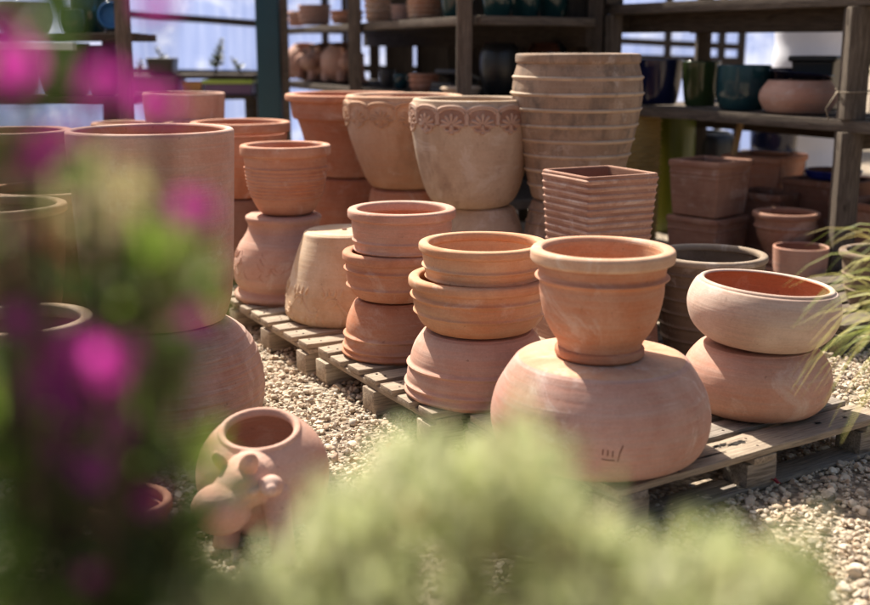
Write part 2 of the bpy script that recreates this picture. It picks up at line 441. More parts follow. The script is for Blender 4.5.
def torn(cx, cy, lx, ly, seed):
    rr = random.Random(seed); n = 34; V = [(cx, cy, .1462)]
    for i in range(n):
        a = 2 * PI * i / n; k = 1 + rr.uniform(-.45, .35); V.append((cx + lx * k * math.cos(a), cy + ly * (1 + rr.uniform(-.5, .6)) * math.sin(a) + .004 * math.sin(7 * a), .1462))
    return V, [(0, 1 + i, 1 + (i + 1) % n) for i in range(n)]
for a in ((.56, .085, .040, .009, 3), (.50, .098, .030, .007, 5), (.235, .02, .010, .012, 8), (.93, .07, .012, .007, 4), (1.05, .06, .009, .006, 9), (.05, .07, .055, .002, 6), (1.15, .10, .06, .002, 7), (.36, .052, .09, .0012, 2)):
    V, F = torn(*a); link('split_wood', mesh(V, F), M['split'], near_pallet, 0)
# second row behind
for k in range(3):
    p = P2 + dirX * 1.29 + dirY * (.75 + 1.05 * k)
    pallet(p, RZ, 1.0, .985, b7, ['pallet hidden behind the bowls, under the ribbed urn', 'pallet hidden behind the bowls, under the carved frieze pots', 'pallet hidden at the back, under the wide flared pot'][k], (.06, .49, .925), wd, wd)
pallet(P1 + dirY * 1.05 + dirX * -.03, RZ, 1.2, .985, b7, 'pallet at the far end behind the tall cylinder pot', (.06, .49, .925), wd, wd)

pallet((1.80, 4.78, 0), math.radians(36), 1.2, .76, b5, 'dark pallet at the right edge behind the grass', (.06, .38, .70), [M['shelfwood']] * 3, [M['shelfwood']] * 2)
# ---------------------------------------------------------------- the front stacks
PT = .146
SQX, SQY = .498, 3.225
pr = flip([(.235, 0), (.262, .006), (.300, .03), (.322, .075), (.328, .131), (.315, .195), (.290, .244), (.262, .287), (.252, .298)], .300)
sq_root = pot('squat_planter', 'big squat rosy planter upside down on the nearest pallet', (SQX, SQY, PT), pr, M['pink'], inv=True, th=.022, basemat=(M['orangepale'], .25), seg=128)
# maker's stamp pressed into the wall, read upside down
def on_squat(px, py):
    o = Vector((0, 0, CAMH)); d = (at(px, py, 2.5) - o).normalized()
    lo = None
    t = 2.0
    while t < 4:
        p = o + d * t; zz = .300 - (p.z - PT)
        if 0 < zz < .3:
            rr = math.hypot(p.x - SQX, p.y - SQY)
            if rr <= rad_at(pr, zz): return p
        t += .002
    return o + d * 3
mk = []
for pts in ([(603, 449.5), (602.5, 455)], [(608, 450.5), (607.5, 456)], [(613, 451), (612.5, 457)], [(601.5, 459), (608, 460.3), (614.5, 460.5)], [(623, 445.5), (620, 453), (617.5, 461.5)]):
    mk.append(([on_squat(*p) + Vector((0, -.0005, 0)) for p in pts], .0017))
V, F = tubes(mk); iv = (Matrix.Translation((SQX, SQY, PT + .300)) @ Matrix.Rotation(PI, 4, 'X')).inverted()
link('maker_stamp', mesh([tuple(iv @ Vector(v)) for v in V], F), M['stamp'], sq_root)
# pot on top
pot('rimmed_pot', 'orange pot with thick rolled rim standing on the squat planter', (.490, 3.225, PT + .304),
    [(.122, 0), (.126, .045), (.150, .085), (.168, .125), (.180, .18), (.184, .22), (.187, .25), (.189, .285), (.192, .315)], M['orange'], M['ochre'],
    rim=(.211, .286, .328, .174), bands=((.243, .010, .010),), foot=(.133, .004, .034), th=.02, rimmat=M['orangepale'], seg=128)
# right bulb pair
pot('round_bowl', 'rosy round bowl upside down under the wide chalky bowl', (1.094, 3.66, PT),
    flip([(.17, 0), (.205, .012), (.239, .055), (.248, .107), (.237, .163), (.205, .208), (.185, .222)], .225), M['rosy'], inv=True, seg=112)
pot('wide_bowl', 'chalky beige round bowl with wide mouth standing tilted on another', (1.092, 3.66, PT + .229),
    [(.150, 0), (.185, .012), (.229, .052), (.251, .110), (.248, .155), (.232, .192), (.222, .199)], M['beige'], M['inner'], th=.02, tilt=(0, .075), seg=112)
pot('ridged_pot', 'dark brown ridged pot with pale lip standing behind the chalky bowl', (1.17, 4.70, .012),
    [(.150, 0), (.174, .07), (.203, .205), (.223, .33), (.231, .42), (.236, .465)], M['dark'], M['dark'], rim=(.243, .448, .478, .208),
    bands=tuple((z, .006, .008) for z in (.06, .12, .18, .24, .30, .36, .41)), rimmat=M['darkrim'])
pot('ridged_pot', 'dark brown pot at the right edge on the dark pallet behind the grass', (2.14, 5.20, PT), [(.15, 0), (.165, .008), (.19, .1), (.21, .24)], M['dark'], M['dark'], rim=(.224, .23, .262, .185), bands=((.08, .005, .007), (.15, .005, .007)))
# stack of three, middle
pr8 = flip([(.24, 0), (.258, .008), (.256, .06), (.247, .112), (.228, .175), (.20, .219), (.19, .226)], .228)
pot('ridged_bowl', 'pale rosy bowl upside down at the bottom of the right-hand stack', (.154, 3.842, PT), pr8, M['rosy'], inv=True, bands=((.228 - .045, .007, .008), (.228 - .112, .008, .008), (.212, .006, .012)))
pot('ridged_bowl', 'broad orange ridged bowl in the middle of the right-hand stack', (.159, 3.842, PT + .231),
    [(.165, 0), (.18, .006), (.212, .035), (.232, .08), (.238, .13), (.241, .17)], M['ochre'], M['ochre'], rim=(.252, .158, .194, .212), bands=((.072, .006, .008), (.128, .008, .009)))
pot('bowl', 'shallow ochre bowl set inside the broad ridged bowl, top of the right-hand stack', (.168, 3.83, PT + .413),
    [(.186, 0), (.195, .006), (.206, .04), (.211, .08), (.213, .105)], M['ochre'], M['ochre'], rim=(.225, .098, .132, .188), bands=((.012, .006, .008), (.052, .006, .008)))
# stack of three, left
pot('ridged_bowl', 'orange bowl upside down at the bottom of the left-hand stack', (-.162, 4.366, PT),
    flip([(.19, 0), (.209, .008), (.205, .045), (.199, .085), (.190, .146), (.165, .205), (.150, .219)], .222), M['orange'], inv=True, bands=((.222 - .038, .006, .008), (.222 - .085, .008, .008), (.207, .005, .01)))
pot('ridged_bowl', 'orange ridged bowl in the middle of the left-hand stack', (-.156, 4.366, PT + .226),
    [(.135, 0), (.15, .006), (.178, .035), (.193, .066), (.199, .12), (.201, .165)], M['orange'], M['ochre'], rim=(.211, .154, .193, .172), bands=((.058, .007, .008), (.125, .007, .008)))
pot('bowl', 'rosy straight-sided bowl topping the left-hand stack', (-.130, 4.36, PT + .415),
    [(.176, 0), (.184, .006), (.190, .04), (.196, .10), (.197, .135)], M['rosy'], M['orange'], rim=(.212, .132, .172, .172), bands=((.012, .005, .008), (.05, .005, .007)))
# bell
prb = flip([(.24, 0), (.262, .012), (.274, .05), (.264, .135), (.243, .21), (.222, .28), (.192, .36), (.182, .388), (.172, .394)], .397)
bell = pot('bell_pot', 'cream bell-shaped pot upside down with scrolled relief near its lip', (-.407, 4.983, PT), prb, M['cream'], inv=True, seg=112)
def scroll_relief(root, prof, z0, z1, n, r, mat, name='relief', leafy=False):
    L = []; rr = random.Random(3); H = z1 - z0; w = 2 * PI / n
    def S(t, z, off): 
        k = rad_at(prof, z) + off; return (k * math.cos(t), k * math.sin(t), z)
    def stroke(pts, r0, r1):                                  # pts in (angle, height); fat middle, sunk into the wall
        m = len(pts); rad = [max(.0012, (r0 + (r1 - r0) * q / (m - 1)) * math.sin(PI * min(1, (q + .6) / m)) ** .6) for q in range(m)]
        L.append(([S(t, z, -x * .40) for (t, z), x in zip(pts, rad)], rad))
    for i in range(n):
        t0 = w * i + rr.uniform(-.03, .03)
        if leafy:
            for q in range(11):                               # shallow curved leaf strokes fanning out
                a = t0 + w * rr.random(); zb = z0 + H * rr.uniform(.05, .75); sg = rr.choice((-1, 1)); ln = rr.uniform(.5, 1)
                stroke([(a + sg * w * .22 * ln * u ** 1.5, zb + H * ln * (.42 * u - .16 * u * u)) for u in [x / 8 for x in range(9)]], r * rr.uniform(.7, 1.2), r * .4)
        else:
            for sg, a0 in ((1, .25), (-1, .75)):
                cx, cz = t0 + w * a0, z0 + H * (.5 + .16 * sg)
                stroke([(cx + w * .23 * (1 - q / 17) * math.cos(sg * q * .42), cz + H * .30 * (1 - q / 17) * math.sin(sg * q * .42)) for q in range(14)], r, r * .8)
                for q in range(4):
                    tx = cx + w * .15 * (q - 1.5); stroke([(tx + w * .05 * (q - 1.5) * u, cz + sg * H * (.20 + .30 * u)) for u in (0, .25, .5, .75, 1)], r * 1.1, r * .7)
            stroke([(t0 + w * u, z0 + H * (.5 + .28 * math.sin(2 * PI * u))) for u in [x / 12 for x in range(13)]], r * .8, r * .8)
    V, F = tubes(L, 8); link(name, mesh(V, F), mat, root)
scroll_relief(bell, prb, .397 - .16, .397 - .035, 10, .0105, M['cream'])
V, F = tubes([([(0, 0, -.006), (0, 0, .001)], .011)], 12); link('drain_hole', mesh(V, F), M['stamp'], bell)
# belly pot
prl = flip([(.235, 0), (.25, .012), (.250, .03), (.232, .048), (.228, .058), (.246, .09), (.251, .125), (.243, .20), (.222, .26), (.195, .30), (.176, .335), (.174, .365), (.184, .385), (.183, .400), (.174, .405)], .408)
belly = pot('belly_pot', 'round-bellied rosy pot upside down with leaf relief, under the grooved pot', (-.736, 5.402, PT), prl, M['rosy'], inv=True)
scroll_relief(belly, prl, .408 - .26, .408 - .10, 9, .0062, M['rosy'], leafy=True)
pot('grooved_pot', 'orange pot with fine grooved rings standing on the round-bellied pot', (-.718, 5.402, PT + .412),
    [(.112, 0), (.13, .012), (.155, .05), (.176, .10), (.19, .165), (.197, .24), (.201, .30)], M['orange'], M['orange'], rim=(.217, .280, .332, .180),
    bands=tuple((.085 + .017 * i, .003, .005) for i in range(8)) + ((.225, .005, .006),))

# ---------------------------------------------------------------- big pots behind
def frieze(root, prof, ztop, n, r, mat, ground):
    L = []
    def S(t, z, off=.0):
        k = rad_at(prof, max(0, z)) + off; return (k * math.cos(t), k * math.sin(t), z)
    w = 2 * PI / n
    def low(t):                                               # scalloped lower edge of the dark ground
        u = (t / w + .5) % 1 - .5; return ztop - .088 - .030 * math.cos(PI * u) ** 2 + .012 * math.cos(6 * PI * u)
    V, F = [], []; N = n * 14
    for k in range(N):
        t = 2 * PI * k / N; zl = low(t); u = (t / w + .5) % 1 - .5; zh = ztop - .030 + .022 * math.sqrt(max(0, 1 - (u / .5) ** 2))
        for q in range(7):
            f = q / 6; V.append(S(t, zl + (zh - zl) * f, .0022 if 0 < q < 6 else -.001))
    for k in range(N):
        for q in range(6): a, b = k * 7 + q, ((k + 1) % N) * 7 + q; F.append((a, b, b + 1, a + 1))
    link('relief_ground', mesh(V, F), ground, root)
    for i in range(n):
        t0 = i * w; zc = ztop - .092
        for rr, k, dz in ((1.0, r, 0), (.84, r * .75, -.009)):
            L.append(([S(t0 + w * .5 * rr * math.cos(PI * j / 14), ztop - .030 + dz + .026 * math.sin(PI * j / 14), .002) for j in range(15)], k))
        for q in range(1, 8):                                 # broad palmette fan
            a = PI / 2 + (q - 4) * .46; ln = .060 - .0035 * abs(q - 4)
            pts = [S(t0 + (w * .46 / .056) * ln * math.cos(a) * x, zc + ln * .92 * math.sin(a) * x - (.020 * (abs(q - 4) / 4) ** 1.5 * x * x), .003) for x in (.15, .45, .75, 1)]
            L.append((pts, [r * .6, r * .85, r * 1.15, r * .7]))
        for sg in (-1, 1):                                    # volutes
            L.append(([S(t0 + sg * w * (.12 + .17 * math.sin(b) * (1 - b / 9)), zc - .016 + .018 * math.cos(b) * (1 - b / 9), .002) for b in [x * .5 for x in range(11)]], r * .8))
        L.append(([S(t0, zc + .004), S(t0, zc - .012), S(t0, zc - .026), S(t0, zc - .036), S(t0, zc - .044)], [r * .8, r * 1.5, r * .9, r * 1.7, r * .8]))
        L.append(([S(t0 + w * .5, ztop - .032), S(t0 + w * .5, ztop - .052), S(t0 + w * .5, ztop - .074), S(t0 + w * .5, ztop - .088)], [r, r * 1.6, r * 1.1, r * 1.7]))
    V, F = tubes(L); link('relief_frieze', mesh(V, F), mat, root)
po17 = [(.172, 0), (.19, .012), (.221, .05), (.25, .126), (.275, .226), (.296, .34), (.305, .44), (.304, .485), (.296, .515)]
o17 = pot('frieze_pot', 'greyish cream pot with brown carved frieze, next to the ribbed urn', (.186, 5.6, .571), po17, M['stone'], M['stone'], rim=(.296, .500, .527, .262), seg=112)
frieze(o17, po17, .505, 13, .0084, M['relief'], M['reliefground'])
po16 = [(.165, 0), (.185, .012), (.218, .06), (.26, .165), (.297, .28), (.317, .385), (.320, .45), (.314, .478)]
o16 = pot('frieze_pot', 'straw-coloured pot with faint carved frieze, left of the greyish one', (-.164, 6.1, .600), po16, M['straw'], M['orange'], rim=(.316, .466, .494, .272), seg=112)
frieze(o16, po16, .468, 13, .0076, M['straw'], M['straw'])
ust = [(.12, 0), (.155, .01), (.18, .09), (.215, .2), (.24, .32), (.25, .41)]
pot('stand_pot', 'greyed pot upside down under the greyish frieze pot', (.24, 5.6, PT), [(.145, 0), (.16, .012), (.195, .10), (.225, .22), (.245, .36), (.25, .415)], M['stone'], inv=True, rim=(.262, .385, .421, .22))
pot('stand_pot', 'orange pot upside down under the straw-coloured frieze pot', (-.16, 6.1, PT), [(.17, 0), (.19, .012), (.21, .12), (.235, .25), (.25, .40), (.26, .445)], M['orange'], inv=True, rim=(.275, .41, .45, .225))
pot('flared_pot', 'wide orange pot with flared collar at the back of the row', (-.501, 6.6, .608),
    [(.205, 0), (.22, .01), (.263, .205), (.300, .325), (.322, .333), (.330, .36), (.337, .445)], M['orange'], M['orange'], rim=(.368, .432, .472, .31))
pot('stand_pot', 'smooth orange pot upside down under the wide flared pot', (-.501, 6.6, PT), [(.21, 0), (.232, .012), (.26, .15), (.285, .30), (.30, .43)], M['orange'], inv=True, rim=(.325, .42, .458, .27))
uz = [.595 - .066 * i for i in range(9)]
def rings(ys): return tuple((zat(y, 5.5) - .617, .0115, .0085) for y in ys)
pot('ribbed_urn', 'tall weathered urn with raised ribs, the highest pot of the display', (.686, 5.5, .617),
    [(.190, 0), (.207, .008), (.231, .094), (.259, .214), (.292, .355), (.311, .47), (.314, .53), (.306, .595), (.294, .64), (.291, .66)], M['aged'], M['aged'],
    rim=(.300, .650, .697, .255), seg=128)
urn_root = [q for q in COL.objects if q.name.startswith('ribbed_urn')][-1]
URN = [(.190, 0), (.207, .008), (.231, .094), (.259, .214), (.292, .355), (.311, .47), (.314, .53), (.306, .595), (.294, .64), (.291, .66)]
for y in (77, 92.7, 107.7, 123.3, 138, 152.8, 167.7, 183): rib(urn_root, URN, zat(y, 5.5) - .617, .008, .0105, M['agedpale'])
pot('ribbed_urn', 'dark ribbed pot upside down beneath the tall weathered urn', (.686, 5.5, PT), flip([(.25, 0), (.26, .01), (.255, .2), (.235, .34), (.21, .45), (.19, .468)], .470), M['aged'], inv=True,
    bands=tuple((.05 + .06 * i, .006, .006) for i in range(7)))
# square ribbed planter and the one it stands on
sqr = tuple((.016 + .030 * i, .0040, .0075) for i in range(10))
pot('square_planter', 'small square planter with raised horizontal ridges, before the ribbed urn', (.672, 4.58, .545), [(.150, 0), (.154, .006), (.163, .15), (.172, .30)], M['brick'], M['brickdark'], th=.016, sq=True, rot=math.radians(27),
    seg=96, wob=.001, cat='planter')
sqp = [q for q in COL.objects if q.name.startswith('square_planter')][-1]
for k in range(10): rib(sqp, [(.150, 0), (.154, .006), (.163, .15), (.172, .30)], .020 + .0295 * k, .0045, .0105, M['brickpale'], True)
pot('square_planter', 'square planter upside down beneath the small ridged one', (.672, 4.58, PT), [(.150, 0), (.158, .006), (.18, .2), (.195, .396)], M['brickdark'], th=.016, sq=True, rot=math.radians(27), inv=True, wob=.001, cat='planter')

# ---------------------------------------------------------------- left side
CY = Vector((-1.005, 3.93, 0))
pr21 = flip([(.325, 0), (.345, .008), (.368, .05), (.377, .12), (.368, .20), (.342, .28), (.30, .335), (.25, .365), (.235, .370)], .372)
pot('thrown_bowl', 'huge rosy bowl with throwing rings upside down under the tall cylinder', (CY.x, CY.y, .012), pr21, M['pinkline'], inv=True, seg=128, bands=tuple((.05 + .035 * i, .002, .006) for i in range(9)))
pot('cylinder_pot', 'very tall pale rosy cylinder pot at the left behind the flowers', (CY.x + .015, CY.y, .388),
    [(.215, 0), (.232, .012), (.258, .10), (.270, .28), (.279, .50), (.286, .67)], M['blush'], M['orange'], th=.028, seg=128)
zz = lambda y, Y: zat(y, Y)
pot('rimmed_pot', 'orange rimmed pot at the back between the cylinder and the grooved pot', (-1.033, 6.0, .567), [(.185, 0), (.20, .01), (.235, .18), (.248, .33)], M['orange'], M['orange'], rim=(.266, .340, .392, .225))
pot('stand_pot', 'orange pot upside down behind the round-bellied pot', (-1.033, 6.0, PT), [(.19, 0), (.21, .01), (.24, .2), (.25, .36)], M['brick'], inv=True, rim=(.268, .365, .418, .22))
pot('straight_pot', 'plain straight-sided pot farthest back on the left, near the teal post', (-1.498, 6.8, .60), [(.19, 0), (.205, .01), (.225, .25), (.240, .466)], M['blush'], M['orange'], th=.02)
pot('stand_pot', 'brick-coloured pot upside down beneath the plain straight-sided pot', (-1.498, 6.8, .0), [(.22, 0), (.24, .01), (.27, .3), (.28, .59)], M['brick'], inv=True)
a = at(201, 123, 6.4)
pot('rimmed_pot', 'pale rimmed pot half hidden behind the orange rimmed pot', (a.x, 6.4, a.z - .33), [(.15, 0), (.16, .01), (.19, .2), (.20, .3)], M['orangepale'], M['orange'], rim=(.215, .29, .335, .18))
pot('stand_pot', 'brick-coloured stand pot under the half hidden pale pot', (a.x, 6.4, 0), [(.16, 0), (.18, .01), (.22, .4), (.24, a.z - .335)], M['brick'], inv=True)
a = at(125, 122, 6.6)
pot('rimmed_pot', 'pale orange rimmed pot peeping over the tall cylinder', (a.x, 6.6, a.z - .36), [(.14, 0), (.15, .01), (.17, .2), (.18, .32)], M['orangepale'], M['orange'], rim=(.195, .31, .36, .16))
pot('stand_pot', 'brick-coloured stand pot beneath the pale orange pot at the back', (a.x, 6.6, 0), [(.16, 0), (.18, .01), (.21, .3), (.22, a.z - .365)], M['brick'], inv=True)
a = at(14, 131, 5.2)
pot('rimmed_pot', 'rosy rolled-rim pot at the left edge behind the flowers', (a.x, 5.2, a.z - .42), [(.19, 0), (.205, .01), (.235, .2), (.245, .38)], M['rosy'], M['orange'], rim=(.262, .375, .425, .215))
pot('stand_pot', 'rosy pot upside down beneath the rolled-rim pot at the left edge', (a.x, 5.2, 0), [(.20, 0), (.22, .01), (.25, .2), (.27, a.z - .425)], M['rosy'], inv=True)
a = at(-4, 205, 4.1)
pot('rimmed_pot', 'broad brown pot with pale lip behind the flowers at the left edge', (a.x, 4.1, a.z - .45), [(.17, 0), (.19, .01), (.225, .2), (.238, .42)], M['brick'], M['brickdark'], rim=(.25, .42, .455, .21), rimmat=M['cream'])
pot('stand_pot', 'dull brown pot upside down beneath the broad brown pot', (a.x, 4.1, 0), [(.17, 0), (.19, .01), (.23, .2), (.24, a.z - .455)], M['brickdark'], inv=True)
a = at(50, 187, 4.7)
pot('rimmed_pot', 'low brown pot between the left edge pots and the tall cylinder', (a.x, 4.7, a.z - .40), [(.20, 0), (.22, .01), (.25, .2), (.26, .36)], M['brick'], M['brickdark'], rim=(.278, .36, .40, .235), rimmat=M['orangepale'])
pot('stand_pot', 'brown pot upside down beneath the low brown pot', (a.x, 4.7, 0), [(.18, 0), (.20, .01), (.25, .2), (.26, a.z - .405)], M['brickdark'], inv=True)
a = at(20, 318, 3.5)
pot('rimmed_pot', 'brown pot with cream lip nearest the flowers on the gravel', (a.x, 3.5, .012), [(.15, 0), (.17, .01), (.20, .2), (.208, a.z - .05)], M['brick'], M['brickdark'], rim=(.225, a.z - .055, a.z - .01, .185), rimmat=M['cream'])
a = at(128, 492, 2.75)
pot('small_pot', 'small orange pot on the gravel hidden by the flower leaves', (a.x, 2.75, .014), [(.07, 0), (.08, .01), (.095, .1), (.10, .15)], M['orange'], M['orange'], rim=(.112, .145, .18, .09), seg=64)

# ---------------------------------------------------------------- animal planter (one continuous body)
def animal_mesh():
    V, F = [], []
    def addm(v, f):
        b = len(V); V.extend(v); F.extend([tuple(i + b for i in q) for q in f])
    R = .187; to = math.radians(52)
    P = []
    for i in range(40):
        a = PI - (PI - math.asin(.112 / R)) * i / 39
        P.append((R * math.sin(a) * (1 if a > .6 else 1), R * .95 * math.cos(a)))
    P[0] = (0, P[0][1])
    rt, ztop = P[-1]
    P += [(rt + .003, ztop + .003), (rt - .001, ztop + .008), (rt - .012, ztop + .008), (rt - .018, ztop + .0)]
    for i in range(28):
        a = math.asin((rt - .02) / (R - .022)) + (PI - math.asin((rt - .02) / (R - .022))) * i / 27
        P.append(((R - .022) * math.sin(a), (R - .022) * .95 * math.cos(a)))
    P[-1] = (0, P[-1][1])
    v, f, _ = lathe(P, 72, wob=.004)
    Rt = Matrix.Rotation(math.radians(13), 4, 'X')
    addm([tuple(Rt @ Vector(q) + Vector((0, 0, .168))) for q in v], f)
    def ell(c, r, rot=(0, 0, 0)):
        bm = bmesh.new(); bmesh.ops.create_icosphere(bm, subdivisions=3, radius=1)
        from mathutils import Euler
        mt = Matrix.Translation(c) @ Euler(rot).to_matrix().to_4x4() @ Matrix.Diagonal((*r, 1))
        addm([tuple(mt @ q.co) for q in bm.verts], [tuple(q.index for q in g.verts) for g in bm.faces]); bm.free()
    def limb(pts, rad): addm(*tubes([(pts, rad)], 28))
    limb([(.0, -.125, .205), (-.012, -.18, .218), (-.035, -.215, .205), (-.06, -.245, .185), (-.078, -.262, .172)], [.080, .073, .063, .056, .054])  # neck to muzzle
    ell((-.010, -.188, .216), (.064, .058, .054))                    # skull
    ell((-.072, -.262, .170), (.078, .066, .068), (0, .3, .4))       # muzzle
    ell((-.045, -.235, .150), (.050, .050, .040))                    # jaw
    ell((.000, -.226, .280), (.026, .016, .040), (.3, .35, 0)); ell((.000, -.242, .280), (.011, .006, .022), (.3, .35, 0))      # upright ear
    ell((-.080, -.185, .272), (.017, .022, .038), (.2, -.5, .3))     # far ear
    ell((.060, -.240, .226), (.032, .028, .030))                     # near ear, folded
    ell((.064, -.266, .226), (.016, .012, .016))
    ell((-.054, -.232, .240), (.017, .014, .015)); ell((-.056, -.243, .241), (.008, .007, .008)); ell((.012, -.250, .214), (.017, .014, .015)); ell((.010, -.261, .215), (.008, .007, .008))   # eyes
    ell((-.096, -.300, .196), (.013, .011, .011)); ell((-.058, -.308, .190), (.013, .011, .011))  # nostrils
    limb([(.03, -.10, .20), (.060, -.17, .165), (.072, -.205, .10), (.080, -.215, .04), (.082, -.225, .008)], [.050, .042, .034, .032, .036])     # near foreleg
    ell((.084, -.238, .018), (.036, .042, .018))
    limb([(-.06, -.08, .15), (-.075, -.13, .09), (-.085, -.15, .012)], [.045, .036, .036])
    limb([(.12, .03, .12), (.145, .02, .06), (.15, .01, .01)], [.05, .042, .04]); limb([(-.12, .04, .12), (-.14, .04, .01)], [.05, .04])
    for k in range(3):                                               # brow wrinkles
        limb([(-.040 + .004 * k, -.232 - .01 * k, .222 - .012 * k), (-.02, -.252 - .008 * k, .218 - .012 * k), (.002, -.250 - .006 * k, .204 - .010 * k)], .006)
    me = mesh(V, F); tmp = bpy.data.objects.new('tmp', me); COL.objects.link(tmp)
    md = tmp.modifiers.new('r', 'REMESH'); md.mode = 'VOXEL'; md.voxel_size = .0036
    ms = tmp.modifiers.new('s', 'SMOOTH'); ms.iterations = 4; ms.factor = .5
    dg = bpy.context.evaluated_depsgraph_get(); dg.update()
    res = bpy.data.meshes.new_from_object(tmp.evaluated_get(dg)); bpy.data.objects.remove(tmp)
    return res
am = animal_mesh()
o = link('animal_planter', am, M['rosy'], None, 0); am.polygons.foreach_set('use_smooth', [True] * len(am.polygons))
o.location = (-.487, 2.985, .004)
tag(o, 'rosy animal-shaped planter with snout, ears and open back on the gravel', 'planter')

# ---------------------------------------------------------------- shelf on the right (line LB -> far end)
LB = Vector((2.233, 6.244)); ld = Vector((-.857, 1.454)).normalized(); ln = Vector((-ld.y, ld.x)) * -1   # ln points away to the right
if ln.x < 0: ln = -ln
def LP(s, off, z): q = LB + ld * s + ln * off; return Vector((q.x, q.y, z))
S3 = empty('wooden_shelf', LP(0, 0, 0)); S3.rotation_euler = (0, 0, 0)
tag(S3, 'weathered plank shelf on the right holding glazed pots', 'shelf')
def sub(o, root):
    o.parent = root; o.matrix_parent_inverse = Matrix.Translation(-root.location); return o
s0, s1 = -1.15, 2.14
for zt, thk in ((.95, .066), (1.625, .066), (2.30, .06)):  # topmost level is out of view, added to shade what stands before it
    for i in range(5):
        sub(beam('deck_plank', LP(s0, .09 + .165 * i, zt - .033 - (.004 * (i % 2))), LP(s1, .09 + .165 * i, zt - .033 - (.004 * (i % 2))), .155, thk - (0 if i == 0 else .02), M['shelfwood']), S3)
for s in (-.02, 2.06):
    sub(beam('post', LP(s, .06, 0), LP(s, .06, .884), .12, .12, M['shelfwood']), S3)
    sub(beam('post', LP(s, .06, .952), LP(s, .06, 1.556), .12, .12, M['shelfwood']), S3)
    sub(beam('post', LP(s, .06, 1.627), LP(s, .06, 2.238), .12, .12, M['shelfwood']), S3)
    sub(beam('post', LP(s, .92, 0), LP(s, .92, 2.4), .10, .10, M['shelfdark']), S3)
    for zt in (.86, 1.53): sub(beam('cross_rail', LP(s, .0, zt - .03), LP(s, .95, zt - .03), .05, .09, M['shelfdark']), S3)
for zt in (.95, 1.625): sub(beam('underside_shade_rail', LP(s0, .88, zt - .125), LP(s1, .88, zt - .125), .05, .13, M['shelfdark']), S3)  # added dark beams stand in for the shaded deck underside
sub(beam('underside_shade_fill', LP(s0, .22, 1.501), LP(s1, .22, 1.501), .05, .13, M['shelfdark']), S3)  # added to close the dark band of the shaded underside
# wire round the post
p = LP(-.02, .06, 1.09)
V, F = tubes([([(.07 * math.cos(a), .07 * math.sin(a), .003 * a) for a in [i * .5 for i in range(20)]], .003), ([(-.07, -.02, .02), (-.12, -.03, -.08), (-.10, -.02, -.14)], .003), ([(.07, -.02, .01), (.12, -.06, .05)], .003)])
# twine is square round a post of .12: use a wider loop
q = link('tie_wire', mesh([(v[0] * 1.28, v[1] * 1.28, v[2]) for v in V], F), M['twine'], S3); q.location = p - S3.location
def shelfpot(px, wpx, ytop, mat, name, label, off, shape='taper', z=.953, inner=None, kw={}):
    c = along(LB, ld, ln * off, px, z + .2); r = wpx / 2 * dep(c.y, z + .2) / FPX
    h = zat(ytop, c.y) - z
    if shape == 'taper': prof = [(r * .72, 0), (r * .78, .01), (r * .9, h * .4), (r * .98, h * .8), (r, h)]
    elif shape == 'egg': prof = [(r * .70, 0), (r * .80, .012), (r * .97, h * .3), (r, h * .6), (r * .98, h)]
    elif shape == 'bulb': prof = [(r * .70, 0), (r * .82, .012), (r * .99, h * .4), (r * .97, h * .7), (r * .80, h)]
    return pot(name, label, (c.x, c.y, z), prof, mat, inner or mat, th=.015, seg=64, **kw)
shelfpot(659, 47, 60, M['navy'], 'glazed_pot', 'navy glazed pot on the shelf just right of the tall urn', .24)
shelfpot(701, 38, 62, M['green'], 'glazed_pot', 'mossy green glazed pot on the shelf between navy and teal pots', .30)
shelfpot(744, 54, 66, M['teal'], 'glazed_pot', 'glossy teal glazed pot in the middle of the right shelf', .24, 'egg')
shelfpot(779, 46, 69, M['navy'], 'glazed_pot', 'dark navy glazed pot behind the clay bowl on the shelf', .50)
bw = shelfpot(799, 76, 81, M['rosy'], 'round_bowl', 'rosy round clay bowl beside the shelf post with a blue saucer on top', .26, 'bulb')
c = bw.location; top = zat(81, c.y) - .953
pot('glazed_saucer', 'dark blue glazed saucer lying askew on the clay bowl', (c.x + .01, c.y, .953 + top + .016), [(.11, 0), (.12, .004), (.17, .02), (.19, .030)], M['navy'], M['navy'], th=.01, tilt=(0, .09), seg=64, cat='saucer')
c = along(LB, ld, ln * .55, 818, 1.1)
pot('square_pot', 'black square pot behind the clay bowl on the right shelf', (c.x, c.y, .953), [(.10, 0), (.105, .01), (.13, .28), (.135, .31)], M['black'], M['black'], rim=(.15, .30, .335, .115), sq=True, rot=.9, seg=64, wob=.001)
# things on the ground below / before the shelf
pot('square_planter', 'tall square brick planter, upper one of the two stacked before the shelf', (1.67, 6.80, .345), [(.150, 0), (.156, .006), (.17, .16), (.178, .30)], M['brick'], M['brickdark'], rim=(.184, .293, .335, .15), sq=True, rot=math.radians(42), wob=.001, bands=((.26, .004, .006), (.235, .003, .005)), cat='planter')
pot('square_planter', 'square brick planter, lower one of the two stacked before the shelf', (1.67, 6.80, .006), [(.150, 0), (.156, .006), (.17, .16), (.178, .30)], M['brick'], M['brickdark'], rim=(.184, .293, .335, .15), sq=True, rot=math.radians(43), wob=.001, bands=((.26, .004, .006),), cat='planter')
pot('square_planter', 'low square planter with banded wall behind the small banded pot', (2.09, 7.0, .006), [(.15, 0), (.156, .006), (.163, .2), (.168, .42)], M['brickdark'], M['brickdark'], rim=(.178, .41, .455, .145), sq=True, rot=math.radians(46), wob=.001, bands=((.12, .006, .012),), cat='planter')
